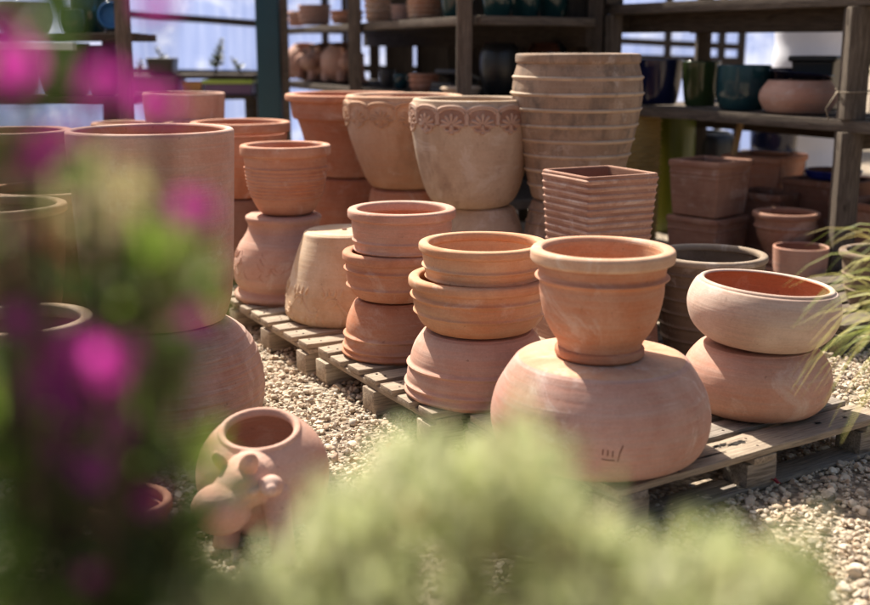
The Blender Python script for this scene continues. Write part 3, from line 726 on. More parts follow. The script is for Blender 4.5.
pot('square_planter', 'open square planter with orange lip behind the stacked brick pair', (2.20, 7.50, .35), [(.17, 0), (.176, .006), (.195, .15), (.205, .26)], M['orange'], M['brickdark'], rim=(.218, .25, .295, .17), sq=True, rot=math.radians(50), wob=.001, cat='planter')
pot('square_planter', 'square planter hidden under the open orange-lipped planter', (2.20, 7.50, .006), [(.17, 0), (.176, .006), (.195, .2), (.205, .31)], M['brickdark'], M['brickdark'], rim=(.215, .30, .34, .17), sq=True, rot=math.radians(50), wob=.001, cat='planter')
e_ = pot('square_planter', 'wide dark square planter carrying a cobalt blue dish', (2.50, 7.02, .006), [(.20, 0), (.206, .006), (.22, .3), (.225, .5)], M['brickdark'], M['brickdark'], rim=(.235, .49, .535, .19), sq=True, rot=math.radians(40), wob=.001, cat='planter')
pot('glazed_dish', 'cobalt blue glazed dish resting on the wide dark planter', (2.48, 6.98, .543), [(.14, 0), (.15, .006), (.165, .03), (.175, .05)], M['cobalt'], M['brickdark'], th=.012, seg=64, cat='dish')
pot('square_planter', 'square orange planter behind the right shelf post', (2.62, 6.55, .006), [(.16, 0), (.166, .006), (.19, .3), (.2, .42)], M['orange'], M['brickdark'], rim=(.21, .41, .455, .17), sq=True, rot=math.radians(30), wob=.001, cat='planter')
pot('banded_pot', 'small banded clay pot on a foot below the shelf', (2.045, 6.47, .100), [(.112, 0), (.105, .05), (.125, .10), (.155, .16), (.172, .22), (.176, .26), (.178, .29)], M['brick'], M['brickdark'], rim=(.192, .275, .31, .155), bands=((.225, .008, .012), (.06, .006, .008)), foot=(.120, .002, .03))
box('brick_block', (2.045, 6.47, .050), (.30, .22, .09), M['brick'], None, .6, .006, .002); tag(bpy.context.scene.objects['brick_block'], 'clay block under the small banded pot', 'block')
pot('small_cylinder_pot', 'small straight clay pot in front of the shelf post', (2.03, 6.12, .006), [(.128, 0), (.134, .008), (.142, .12), (.150, .255)], M['rosy'], M['brickdark'], th=.014, seg=80)

a = at(669, 200, 8.3)
pot('glazed_barrel', 'tall olive green glazed barrel pot beyond the shelf', (a.x, 8.3, .0), [(.13, 0), (.14, .01), (.165, .3), (.17, .6), (.165, .93)], M['olive'], M['olive'], th=.015, seg=64)
# woven basket
a = at(637, 150, 7.9)
bk = pot('woven_basket', 'yellow woven basket beside the olive barrel', (a.x, 7.9, .0), [(.13, 0), (.14, .01), (.15, .35), (.15, .80), (.145, .92)], M['straww'], M['straww'], th=.012, seg=64, cat='basket')
L = []
for k in range(30):
    z = .03 + .03 * k
    L.append(([((.152 + .006 * math.sin(9 * t + PI * (k % 2))) * math.cos(t), (.152 + .006 * math.sin(9 * t + PI * (k % 2))) * math.sin(t), z) for t in [2 * PI * i / 72 for i in range(73)]], .010))
V, F = tubes(L, 5); link('weave', mesh(V, F), M['straww'], bk)
a = at(708, 158, 8.6)
pot('plastic_tub', 'black plastic tub beyond the stacked square planters', (a.x, 8.6, a.z - .5), [(.16, 0), (.18, .02), (.19, .4), (.185, .64), (.15, .70)], M['black'], M['black'], th=.01, seg=64, cat='tub')
box('tub_stand', (a.x, 8.6, (a.z - .5) / 2), (.34, .34, a.z - .502), M['shelfdark']); tag(sc.objects['tub_stand'], 'dark wooden stand under the black plastic tub', 'stand')
st = beam('wooden_stick', at(724, 158, 7.30) + Vector((0, .1, -.55)), at(741, 122, 7.45), .035, .03, M['stick']); tag(st, 'pale wooden stick leaning behind the square planters', 'stick')
a = at(773, 150, 8.8)
pot('glazed_trough', 'navy glazed trough with white foot line behind the shelf', (a.x, 8.8, a.z + .0), [(.15, 0), (.17, .01), (.18, .1), (.18, .19)], M['navy'], M['navy'], rim=(.19, .17, .2, .15), foot=(.175, -.01, .02), seg=64, cat='trough')
box('slab_stand', (a.x, 8.8, (a.z - .012) / 2), (.40, .40, a.z - .014), M['shelfdark']); tag(sc.objects['slab_stand'], 'dark block carrying the navy glazed trough', 'stand')
# white tank
a = at(810, 100, 9.6)
tk = empty('water_tank', (a.x, 9.6, 0)); tag(tk, 'white ribbed water tank standing behind the right shelf', 'tank')
P = [(0, 0), (.30, 0), (.32, .03)] + [(.32 + .006 * math.sin(z * 22), z) for z in [.05 + .02 * i for i in range(150)]] + [(.31, 3.08), (.25, 3.16), (.12, 3.20), (.12, 3.24), (0, 3.24)]
V, F, _ = lathe(P, 64, wob=.001); link('body', mesh(V, F), M['white'], tk)
V, F, _ = lathe([(0, 3.242), (.13, 3.242), (.135, 3.25), (.135, 3.30), (.12, 3.31), (0, 3.31)], 40, wob=0); link('cap', mesh(V, F), M['black'], tk)

# ---------------------------------------------------------------- centre shelf block
CC = Vector((.257, 7.2)); cl = Vector((-.414, .91)).normalized(); cr = Vector((.765, .643)).normalized(); LL, WW = 4.17, 1.02
def CP(s, w, z): q = CC + cl * s + cr * w; return Vector((q.x, q.y, z))
S2 = empty('wooden_shelf', CP(0, 0, 0)); tag(S2, 'long weathered shelf in the middle with clay bowls along its top', 'shelf')
for zt in (.35, 1.02, 1.53, 2.28):  # highest level lies above the view, added to throw shade forward
    sub(beam('front_rail', CP(-.05, -.03, zt - .025), CP(LL, -.03, zt - .025 - (.03 if zt == 1.53 else 0)), .04, .055, M['shelfwood']), S2)
    sub(beam('end_rail', CP(-.075, -.02, zt - .027), CP(-.075, WW, zt - .027), .04, .055, M['shelfwood']), S2)
    for i in range(5):
        sub(beam('deck_plank', CP(-.05, .10 + .2 * i, zt - .020 - .003 * (i % 2)), CP(LL, .10 + .2 * i, zt - .020 - .003 * (i % 2) - (.03 if zt == 1.53 else 0)), .19, .035, M['shelfdark']), S2)
for s in (.0, 1.93, LL - .05):
    sub(beam('post', CP(s, -.10 if s else -.10, 0), CP(s, -.10, 2.4), .095, .095, M['shelfwood']), S2)
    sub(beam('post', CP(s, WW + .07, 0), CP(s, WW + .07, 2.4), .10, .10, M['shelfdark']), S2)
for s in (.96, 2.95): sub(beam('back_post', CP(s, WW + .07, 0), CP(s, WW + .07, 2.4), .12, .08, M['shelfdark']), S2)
for zt in (1.02, 1.53, 2.28): sub(beam('underside_shade_rail', CP(-.05, WW - .02, zt - .115), CP(LL, WW - .02, zt - .115), .05, .15, M['shelfdark']), S2)  # dark beams added in place of the shaded underside
for sa, sb in ((.02, .30), (.33, .62), (.64, .90), (1.03, 1.30), (1.36, 1.62), (1.66, 1.86), (2.05, 2.30), (2.62, 2.88), (3.45, 3.72)):  # dark boards added to keep the space inside the shelf dark
    sub(beam('dark_backing', CP((sa + sb) / 2, WW + .13, .25), CP((sa + sb) / 2, WW + .13, 2.3), .022, sb - sa, M['shelfdark']), S2)
def cpot(px, w, ytop, ybot, mat, name, label, inset=.22, z=1.531, shape='stack', n=4, inner=None):
    c = along(CC, cl, cr * inset, px, z); r = w / 2 * dep(c.y, z) / FPX; h = (ybot - ytop) * dep(c.y, z) / FPX
    if shape == 'stack':
        b = tuple((h * (i + .85) / n, .010, .010) for i in range(n))
        return pot(name, label, (c.x, c.y, z), [(r * .82, 0), (r * .86, .01), (r * .93, h * .5), (r * .96, h)], mat, inner or mat, bands=b, seg=56, th=.015)
    return pot(name, label, (c.x, c.y, z), [(r * .66, 0), (r * .75, .01), (r * .92, h * .4), (r, h * .75), (r * .98, h)], mat, inner or mat, seg=56, th=.015)
cpot(296, 16, 18, 32, M['rosy'], 'bowl', 'small rosy bowl at the far end of the middle shelf top', n=2)
cpot(315, 33, 12, 31, M['rosy'], 'stacked_bowl', 'wide rosy ridged bowl on the middle shelf top, left of the low orange one')
cpot(347, 33, 17, 29, M['orange'], 'stacked_bowl', 'low wide orange bowl on the middle shelf top', n=2)
cpot(378, 27, 3, 25, M['orangepale'], 'stacked_bowl', 'pale clay pot ringed by ridges on the middle shelf top', n=4)
cpot(401, 20, 8, 23, M['rosy'], 'stacked_bowl', 'narrow ridged clay pot on the middle shelf top, between two wider ones', n=4)
cpot(424, 35, 0, 22, M['orangepale'], 'stacked_bowl', 'broad pale ridged pot beside the dark teal pots on the middle shelf top', n=5)
cpot(457, 36, -24, 18, M['deepteal'], 'glazed_pot', 'dark teal glazed pot at the corner of the middle shelf top', shape='pot', inset=.30)
def rpot(px, w, ytop, label, wd=.30):
    best = None
    for i in range(400):
        t = -.2 + i * .004; q = CC + cr * t + cl * wd
        e = abs(435 + FPX * q.x / dep(q.y, 1.53) - px)
        if best is None or e < best[0]: best = (e, q)
    q = best[1]; r = w / 2 * q.y / FPX; h = zat(ytop, q.y) - 1.531
    pot('glazed_pot', label, (q.x, q.y, 1.531), [(r * .66, 0), (r * .76, .01), (r * .94, h * .4), (r, h * .75), (r * .98, h)], M['deepteal'], M['deepteal'], seg=56, th=.015)
rpot(497, 31, -22, 'dark teal glazed pot, first right of the middle shelf corner post')
rpot(525, 31, -24, 'dark teal glazed pot, second right of the middle shelf corner post')
rpot(553, 31, -22, 'dark teal glazed pot, third right of the middle shelf corner post')
rpot(580, 30, -25, 'dark teal glazed pot at the right end of the middle shelf')
# animal planters on the middle deck
for px, rz, lab in ((306, .3, 'left'), (326, -.2, 'middle'), (343, .5, 'right')):
    c = along(CC, cl, cr * .30, px, 1.022)
    k = o.copy(); COL.objects.link(k); k.name = 'animal_planter'; k.location = c; k.scale = (1.05, 1.05, 1.05); k.rotation_euler = (0, 0, rz)
    tag(k, {'left': 'leftmost of three clay animal planters on the middle shelf deck', 'middle': 'clay animal planter between two others on the middle shelf deck', 'right': 'rightmost of three clay animal planters, nearest the shelf post'}[lab], 'planter', 'animal planters on the shelf')
cpot(388, 16, 72, 89, M['slate'], 'small_pot', 'small slate-coloured pot on the middle deck behind the carved pots', z=1.022, shape='pot')
cpot(401, 14, 74, 88, M['teal'], 'small_pot', 'small bluish pot on the middle deck behind the carved pots', z=1.022, shape='pot')
cpot(424, 30, 70, 86, M['orange'], 'stacked_bowl', 'orange clay bowl on the middle deck behind the straw frieze pot', z=1.022, n=3)
c = along(CC, cl, cr * .30, 452, 1.022)
for i, lab in enumerate(('bottom dark slate slab of the leaning pile', 'middle dark slate slab of the leaning pile', 'topmost dark slate slab, tipped over the pile')):
    s = box('slate_slab', (c.x + .02 * i, c.y, 1.040 + .036 * i + (.03 if i == 2 else 0)), (.26, .22, .03), M['slate'], None, .4 + .3 * i, .004, .003); tag(s, lab + ' on the middle deck', 'slab', 'slate slabs on the shelf')
    if i == 2: s.rotation_euler.y = .22
cpot(461, 40, 86, 94, M['stone'], 'bowl', 'pale shallow bowl low on the middle shelf near its corner', z=1.022, shape='stack', n=1, inset=.12)
# dark jars added to fill the shaded space under the shelf top
for i, (px, w, lab) in enumerate(((500, 44, 'added dark jar filling the shade behind the urn'), (545, 44, 'added dark jar filling the shade left of the urn ribs'), (590, 40, 'added dark jar filling the shade right of the urn'))):
    best = min(((abs(435 + FPX * (CC + cr * t + cl * .35).x / dep((CC + cr * t + cl * .35).y, 1.1) - px), t) for t in [k * .01 for k in range(-20, 140)]))[1]
    q = CC + cr * min(best, WW - .12) + cl * .35
    pot('dark_filler_jar', lab, (q.x, q.y, 1.022), [(.09, 0), (.10, .01), (.135, .15), (.13, .28), (.10, .34)], M['umber'] if i == 1 else M['black'], M['black'], seg=48, th=.012, cat='jar')

# ---------------------------------------------------------------- teal post, far bench, plastic wall
a = at(269, 60, 9.4)
tp = empty('steel_post', (a.x, 9.4, 0)); tag(tp, 'dark teal painted steel post with a wooden batten', 'post')
bx = box('post', (0, 0, 1.6), (.185, .12, 3.2), M['tealpaint'], tp, 0, .008); bx.name = 'shaft'
box('batten', (.13, .02, 1.6), (.06, .06, 3.1), M['shelfwood'], tp, 0, .004)
box('foot_plate', (0, 0, .012), (.30, .26, .022), M['tealpaint'], tp, 0, .004)

def film_mat():
    m, nt, b, out = newmat('plastic_film'); g = NT(nt)
    v = g.mapping((1, 1, 1), False); vv = g.mapping((6, 1, .35), False)
    col = g.mix(g.ramp(g.noise(vv, 2.0, 5, .6), .3, .75), (.17, .23, .45), (.28, .34, .54))
    col = g.mix(g.mul(g.ramp(g.noise(v, 1.3, 6, .65, .6), .52, .70), .6), col, (.60, .64, .74))
    g.l(col, b.inputs['Base Color']); b.inputs['Roughness'].default_value = .45
    t = g.n('ShaderNodeBsdfTranslucent'); g.l(col, t.inputs[0])
    mx = g.n('ShaderNodeMixShader'); mx.inputs[0].default_value = .75
    g.l(b.outputs[0], mx.inputs[1]); g.l(t.outputs[0], mx.inputs[2]); g.l(mx.outputs[0], out.inputs[0])
    g.bump(g.noise(vv, 3, 3), .4, .02, b)
    return m
FY = 13.0
fw = empty('plastic_wall', (0, FY, 0)); tag(fw, 'bluish translucent plastic sheet wall on a dark timber frame', 'wall')
nx, nz = 90, 24; V = []; F = []
for i in range(nx + 1):
    for j in range(nz + 1):
        x = -8.5 + 12.6 * i / nx; z = 3.0 * j / nz
        V.append((x, .03 * math.sin(x * 4.1) * math.sin(z * 2.3) + .02 * mnoise.noise(Vector((x * 2, z * 2, 0))), z))
for i in range(nx):
    for j in range(nz): F.append((i * (nz + 1) + j, (i + 1) * (nz + 1) + j, (i + 1) * (nz + 1) + j + 1, i * (nz + 1) + j + 1))
link('sheet', mesh(V, F), film_mat(), fw, 80)
def wloc(px, py): a = at(px, py, FY - .12); return Vector((a.x, -.12, a.z))
beam('rail', wloc(60, 9), wloc(262, 24), .06, .075, M['shelfdark'], fw)
beam('rail', wloc(-300, 66), wloc(272, 74), .06, .075, M['shelfdark'], fw)
beam('rail', wloc(272, 66), wloc(760, 78), .06, .075, M['shelfdark'], fw)
beam('rail', wloc(-300, -80), wloc(760, -80), .06, .09, M['shelfdark'], fw)
for px in (-250, -60, 325, 345, 395, 448, 505, 545, 612, 668, 722, 742):
    b0 = wloc(px, 60); beam('stud', (b0.x, -.06, 0), (b0.x, -.06, 3.0), .14 if px > 300 else .08, .06, M['shelfdark'], fw)
# cross bars seen right of the urn
beam('rail', wloc(600, 40), wloc(742, 47), .05, .07, M['shelfdark'], fw)
beam('rail', wloc(600, 58), wloc(742, 62), .05, .10, M['shelfdark'], fw)

# bench before the plastic wall
BY = 10.6
zb = zat(74, BY); x0, x1 = at(118, 74, BY).x, at(256, 74, BY).x
bn = empty('potting_bench', ((x0 + x1) / 2, BY, 0)); tag(bn, 'dark two-tier potting bench before the plastic wall', 'bench'); hw = (x1 - x0) / 2
box('top', (0, 0, zb - .02), (2 * hw, .45, .04), M['shelfdark'], bn, 0, .004, .003)
zl = zat(94, BY); box('lower_shelf', (0, -.05, zl - .02), (2 * hw, .40, .04), M['shelfdark'], bn, 0, .004, .003)
for sx in (-1, 1):
    for sy in (-1, 1): box('leg', (sx * (hw - .05), sy * .18, (zb - .044) / 2), (.06, .06, zb - .044), M['shelfdark'], bn, 0, .003)
def bitem(px, y0, y1, w, mat, name, label, z, sq=True):
    a = at(px, y1, BY); r = w / 2 * BY / FPX; h = (y1 - y0) * BY / FPX
    return pot(name, label, (a.x, BY - .08, z), [(r * .85, 0), (r * .88, .008), (r, h)], mat, mat, th=.01, sq=sq, seg=40, cat='pot', wob=.001)
bp = bitem(165, 59, 74, 26, M['black'], 'nursery_pot', 'black nursery pot with a seedling on the bench', zb + .001)
bitem(160, 77, 94, 48, M['slate'], 'storage_crate', 'dark crate on the lower tier of the bench', zl + .001)
bitem(196, 82, 94, 20, M['orangeplastic'], 'seed_pot', 'amber pot on the lower tier beside the dark crate', zl + .001)
a = at(232, 90, BY)
tr = empty('seed_tray', (a.x, BY - .1, zl + .001)); tag(tr, 'long mauve tray with lime green rim on the bench', 'tray')
box('body', (0, 0, .05), (.42, .24, .10), M['mauve'], tr, 0, .006); box('rim', (0, 0, .118), (.46, .28, .032), M['lime'], tr, 0, .006)
LEAFD = leafmat('leaf_dark', [(.02, .035, .015), (.035, .06, .02), (.02, .03, .02)], .25)
def seedling(px, y0, y1, w, label, zbase, lean=0.0, n=26):
    b = at(px, y1, BY); h = (y1 - y0) * BY / FPX; W = w * BY / FPX
    r = empty('potted_seedling', (b.x, BY - .05, zbase)); tag(r, label, 'plant')
    V, F = tubes([([(lean * h * t, 0, h * t) for t in (0, .3, .6, 1)], [.012, .010, .008, .003])], 5); link('stem', mesh(V, F), M['bark'], r)
    V, F = [], []
    for i in range(n):
        t = .15 + .85 * i / n; a = i * 2.4; ln = W * (1.05 - t) * .7 + .03
        p = Vector((lean * h * t, 0, h * t)); d = Vector((math.cos(a), math.sin(a), .5)).normalized(); s = d.cross(Vector((0, 0, 1))).normalized() * ln * .25
        k = len(V); V += [tuple(p), tuple(p + d * ln * .5 + s), tuple(p + d * ln), tuple(p + d * ln * .5 - s)]; F.append((k, k + 1, k + 2, k + 3))
    link('foliage', mesh(V, F), LEAFD, r, 0)
seedling(167, 46, 64, 12, 'small seedling in the black nursery pot', zb + .08, -.5, 14)
seedling(216, 40, 74, 16, 'slender dark young conifer on the bench', zb + .001, .25, 60)
seedling(243, 58, 74, 14, 'low dark seedling at the right end of the bench', zb + .001, -.6, 16)
seedling(141, 60, 74, 10, 'tiny dark seedling at the left end of the bench', zb + .001, .2, 16)

# ---------------------------------------------------------------- left shelf
SY = 7.6
za = zat(33, SY); xL, xR = at(-160, 33, SY).x, at(135, 33, SY).x
S1 = empty('wooden_shelf', ((xL + xR) / 2, SY, 0)); tag(S1, 'dark timber shelf at the left with blue glazed pots', 'shelf'); hw = (xR - xL) / 2
for i in range(3): box('deck_plank', (0, .08 + .2 * i, za - .025 - .002 * i), (2 * hw, .19, .05), M['shelfdark'], S1, 0, .004, .004)
box('sunlit_strip', (-.18, -.06, za - .085), (2 * hw - .42, .10, .05), M['white'], S1, 0, .004, .003)  # white strip stands in for the sunlit top of the board
zc = zat(96, SY)
for i in range(3): box('deck_plank', (0, .08 + .2 * i, zc - .025 - .002 * i), (2 * hw, .19, .05), M['shelfdark'], S1, 0, .004, .004)
def spost(px, px2, y): 
    a = at(px, -60, SY + y); b = at(px2, 110, SY + y); c = b + (b - a) * (b.z / (a.z - b.z)); return a - S1.location, c - S1.location
beam('post', *spost(119, 127, -.10), .085, .085, M['shelfwood'], S1); beam('post', *spost(110, 112, .75), .11, .11, M['shelfdark'], S1)
beam('post', *spost(-150, -150, -.10), .085, .085, M['shelfdark'], S1); beam('post', *spost(-150, -150, .75), .11, .11, M['shelfdark'], S1)
def s1pot(px, w, y0, mat, name, label, z, off=.15, **kw):
    a = at(px, 30, SY + off); r = w / 2 * (SY + off) / FPX; h = zat(y0, SY + off) - z
    return pot(name, label, (a.x, SY + off, z), [(r * .72, 0), (r * .8, .01), (r, h * .5), (r * .95, h)], mat, mat, th=.012, seg=48, **kw)
s1pot(26, 54, 3, M['umber'], 'glazed_bowl', 'shiny brown glazed bowl on the left shelf', za + .001)
s1pot(73, 24, 10, M['teal'], 'glazed_pot', 'small pale teal glazed pot on the left shelf', za + .001)
s1pot(90, 36, -8, M['deepteal'], 'glazed_pot', 'dark green glazed pot behind the blue one on the left shelf', za + .001, .38)
q = s1pot(104, 28, 4, M['blue'], 'glazed_pot', 'bright blue glazed pot lying on its side on the left shelf', za + .10, .0)
q.rotation_euler = (math.radians(80), 0, .2); q.location.y += .22; q.location.z = za + .105
s1pot(62, 52, 44, M['black'], 'glazed_pot', 'large black pot under the left shelf board, left one', zc + .001, .2)
s1pot(100, 30, 46, M['black'], 'glazed_pot', 'narrow black pot under the left shelf board, beside the post', zc + .001, .2)
s1pot(10, 48, 46, M['black'], 'glazed_pot', 'broad black pot under the left shelf board near the edge', zc + .001, .2)

# ---------------------------------------------------------------- foliage helpers
def leaf_cloud(clumps, size, aspect, n_per, cup=.25, up=.3, shell=.5, jit=1.0):
    Vs, n_tot = [], 0
    for (c, r, k) in clumps:
        n = int(n_per * k); d = RNG.normal(size=(n, 3)); d /= np.linalg.norm(d, axis=1)[:, None]
        rad = RNG.uniform(shell ** 3, 1, n) ** (1 / 3) * (1 + .22 * np.sin(d[:, 0] * 7 + c[0] * 40) * np.sin(d[:, 2] * 6 + c[1] * 30))
        P = np.array(c) + d * rad[:, None] * np.array(r)
        ax = d * .7 + RNG.normal(size=(n, 3)) * .6 * jit; ax[:, 2] += up; ax /= np.linalg.norm(ax, axis=1)[:, None]
        sd = np.cross(ax, RNG.normal(size=(n, 3))); sd /= np.linalg.norm(sd, axis=1)[:, None]; nr = np.cross(ax, sd)
        L = size * np.exp(RNG.normal(0, .25, n))[:, None]; W = L * aspect
        a = P; b = P + ax * L * .45 + sd * W * .5 - nr * W * cup * .3; c2 = P + ax * L; e = P + ax * L * .45 - sd * W * .5 - nr * W * cup * .3; m = P + ax * L * .5 + nr * W * cup * .3
        Vs.append(np.stack([a, b, c2, e, m], 1)); n_tot += n
    W = np.concatenate(Vs).reshape(-1, 3)
    F = np.array([[0, 1, 4], [1, 2, 4], [2, 3, 4], [3, 0, 4]])[None] + (np.arange(n_tot) * 5)[:, None, None]; F = F.reshape(-1, 3)
    me = bpy.data.meshes.new('mesh'); me.vertices.add(len(W)); me.vertices.foreach_set('co', W.reshape(-1).astype(np.float32))
    me.loops.add(F.size); me.loops.foreach_set('vertex_index', F.reshape(-1).astype(np.int32))
    me.polygons.add(len(F)); me.polygons.foreach_set('loop_start', np.arange(0, F.size, 3, dtype=np.int32)); me.update(calc_edges=True); me.validate()
    return me

# trees beyond the shelf
def tree(loc, h, r, label, mat, n=2600):
    rt = empty('garden_tree', loc); tag(rt, label, 'tree', 'trees beyond the nursery')
    L = [([(0, 0, 0), (.03, .02, h * .3), (-.04, 0, h * .6), (0, 0, h * .85)], [.10, .08, .05, .02])]
    cl_ = []
    for i in range(12):
        a = i * 2.4; q = Vector((math.cos(a) * r * .6 * random.uniform(.5, 1), math.sin(a) * r * .6 * random.uniform(.5, 1), h * random.uniform(.28, .9)))
        L.append(([(0, 0, q.z * .6), tuple(q * .6 + Vector((0, 0, q.z * .25))), tuple(q)], [.04, .025, .008])); cl_.append((tuple(q), (r * .42, r * .42, r * .36), 1))
    V, F = tubes(L, 7); link('trunk', mesh(V, F), M['bark'], rt)
    link('crown', leaf_cloud(cl_, .11, .5, n / 12), mat, rt, 0)
LEAFT = leafmat('leaf_tree', [(.05, .085, .02), (.09, .13, .03), (.13, .17, .04), (.05, .08, .025)], .5)
tree((4.6, 15.6, 0), 3.6, 1.3, 'leafy bright green tree beyond the white tank', LEAFT, 5200)
tree((6.6, 17.0, 0), 4.2, 1.5, 'leafy green tree at the far right beyond the shelf', LEAFT, 5200)
tree((3.4, 17.5, 0), 3.2, 1.2, 'small green tree peeping between the shelf posts', LEAFT, 4200)

# ---------------------------------------------------------------- ornamental grass on the right
def grass():
    base = Vector((1.41, 2.58, 0)); V, F = [], []
    rr = random.Random(11)
    def blade(p, d, ln, lift, w, droop):
        n = 12; k = len(V); d = d.normalized(); s = Vector((-d.y, d.x, 0)) 
        tw = rr.uniform(-.5, .5)
        for i in range(n + 1):
            t = i / n
            q = p + d * (ln * (t ** 1.25)) + Vector((0, 0, lift * (1 - (1 - t) ** 2.0) - droop * t ** 3.2)) + s * (tw * .10 * t * t)
            ww = w * (1 - t ** 2.2) * .5 + .0004
            sv = (s * math.cos(tw) + Vector((0, 0, math.sin(tw)))) * ww
            V.append(tuple(q - sv)); V.append(tuple(q + Vector((0, 0, -ww * .4)))); V.append(tuple(q + sv))
        for i in range(n):
            a = k + i * 3; F.append((a, a + 1, a + 4, a + 3)); F.append((a + 1, a + 2, a + 5, a + 4))
    for i in range(120):
        a = rr.uniform(0, 2 * PI)
        d = Vector((math.cos(a), math.sin(a), 0)); p = base + d * rr.uniform(0, .09)
        blade(p, d, rr.uniform(.18, .36), rr.uniform(.75, 1.05), rr.uniform(.007, .013), rr.uniform(.1, .35))
    for i in range(120):
        a = PI + rr.uniform(-.75, .45); d = Vector((math.cos(a), math.sin(a), 0))
        blade(base + d * .04, d, rr.uniform(.22, .53), rr.uniform(.82, 1.08), rr.uniform(.008, .015), rr.uniform(.10, .50))
    me = mesh(V, F); o_ = link('ornamental_grass', me, leafmat('grass_blade', [(.22, .28, .05), (.46, .46, .12), (.56, .50, .18), (.16, .22, .04), (.38, .40, .10), (.48, .38, .13)], .45), None, 0)
    me.polygons.foreach_set('use_smooth', [True] * len(me.polygons))
    tag(o_, 'arching ornamental grass reaching in at the right edge', 'grass plant')
grass()

# ---------------------------------------------------------------- pale green shrub in the foreground
NEAR = .92
def clumps_at(L, nr=NEAR): return [(tuple(at(px, py, Y * nr)), (r * nr, r * nr, r * .9 * nr), k) for px, py, Y, r, k in L]
SHR = [(195, 590, .80, .026, .4), (230, 570, .82, .028, .4), (268, 585, .84, .038, .7), (308, 568, .80, .038, .8), (350, 545, .82, .040, .8), (388, 520, .80, .042, .9), (425, 506, .84, .042, .9), (465, 496, .80, .042, .9), (505, 498, .82, .042, .9), (545, 510, .84, .040, .9), (580, 535, .80, .040, .8),
       (620, 560, .82, .038, .7), (658, 565, .84, .036, .7), (700, 558, .80, .036, .7), (745, 570, .82, .036, .7), (782, 592, .84, .034, .6), (815, 625, .82, .034, .5),
       (215, 645, .74, .05, .8), (290, 645, .74, .055, 1), (370, 620, .74, .055, 1), (450, 600, .74, .055, 1.1), (530, 605, .74, .055, 1), (610, 635, .74, .055, 1), (690, 640, .76, .055, 1), (770, 670, .76, .05, .9),
       (260, 720, .72, .07, 1), (400, 690, .72, .07, 1), (540, 690, .72, .07, 1), (680, 710, .72, .07, 1)]
sh = empty('foliage_shrub', (.03, .62, 0)); tag(sh, 'soft pale yellow-green shrub right in front of the camera', 'shrub')
SPR = []
OUT = [(170, 600), (200, 584), (240, 580), (300, 570), (345, 518), (390, 470), (430, 452), (480, 448), (530, 455), (560, 492), (600, 532), (650, 552), (700, 546), (750, 552), (790, 580), (830, 620), (870, 670)]
for i in range(270):
    px = RNG.uniform(175, 850)
    k = max(q for q in range(len(OUT) - 1) if OUT[q][0] <= px); (xa, ya), (xb, yb) = OUT[k], OUT[k + 1]; yo = ya + (yb - ya) * (px - xa) / (xb - xa)
    Y = RNG.uniform(.60, .88); py = yo + 14 + 170 * RNG.uniform(0, 1) ** 1.3; c = at(px, py, Y); q = RNG.uniform(.7, 1.5)
    SPR.append((tuple(c), (.011 * q, .012 * q, .030 * q), RNG.uniform(.4, 1.5)))
me = leaf_cloud(SPR + clumps_at([q for q in SHR if q[1] > 615], .74), 0.0155, .36, 52, shell=.1, up=.7, jit=.7)
off = -Vector((.03, .62, 0))
me.transform(Matrix.Translation(off))
SHM = leafmat('leaf_pale', [(.17, .22, .06), (.55, .59, .30), (.74, .74, .50), (.13, .17, .05), (.66, .67, .38), (.43, .48, .20), (.58, .46, .23)], .58)
link('foliage', me, SHM, sh, 0)
L = []
for (c, r, k) in clumps_at(SHR, .72) + SPR[::4]:
    c = Vector(c); b = Vector((.03 + (c.x - .03) * .25, .62, 0)); mid = b.lerp(c, .55) + Vector((0, 0, .05))
    L.append(([tuple(b + off), tuple(mid + off), tuple(c + off)], [.010, .006, .0025]))
V, F = tubes(L, 6); link('stem', mesh(V, F), M['bark'], sh)

# ---------------------------------------------------------------- magenta flowering plant at the left
FLB = Vector((-.31, .66, 0))
fl = empty('flowering_plant', FLB); tag(fl, 'dark leaved plant with magenta flowers out of focus at the left', 'plant')
DK = [(10, 480, .72, .05, 1.0), (60, 530, .70, .05, 1.1), (115, 520, .74, .036, .8), (150, 570, .72, .042, .9), (40, 600, .70, .06, 1.2), (110, 630, .70, .06, 1.1), (15, 410, .72, .04, .7), (70, 440, .72, .036, .7), (118, 410, .76, .024, .4), (140, 460, .76, .02, .35), (160, 610, .7, .035, .8),
      (15, 350, .74, .03, .35), (115, 300, .76, .022, .4), (148, 272, .74, .016, .3), (95, 285, .74, .022, .35), (0, 270, .72, .026, .3), (125, 345, .74, .016, .2),
      (8, 110, .70, .03, .5), (0, 190, .72, .032, .6), (-20, 40, .7, .04, .5), (45, 60, .70, .018, .10), (80, 200, .74, .018, .12), (40, 690, .70, .08, 1.2), (140, 700, .7, .06, 1)]
me = leaf_cloud(clumps_at(DK), .030, .5, 60); me.transform(Matrix.Translation(-FLB))
link('foliage', me, leafmat('leaf_green', [(.05, .09, .02), (.09, .15, .03), (.15, .21, .045), (.07, .11, .025), (.04, .07, .02)], .5), fl, 0)
LM = leafmat('leaf_fresh', [(.16, .26, .03), (.22, .32, .05), (.28, .34, .08)], .55)
me = leaf_cloud(clumps_at([(178, 265, .72, .014, 1), (165, 285, .73, .014, 1), (200, 458, .72, .010, 1), (60, 470, .72, .02, .7), (10, 420, .72, .016, .8), (110, 530, .72, .014, .6)]), .024, .55, 22); me.transform(Matrix.Translation(-FLB)); link('young_leaves', me, LM, fl, 0)
me = leaf_cloud(clumps_at([(110, 195, .76, .022, 1), (125, 215, .76, .018, 1), (40, 240, .76, .018, .6)]), .022, .5, 20); me.transform(Matrix.Translation(-FLB))
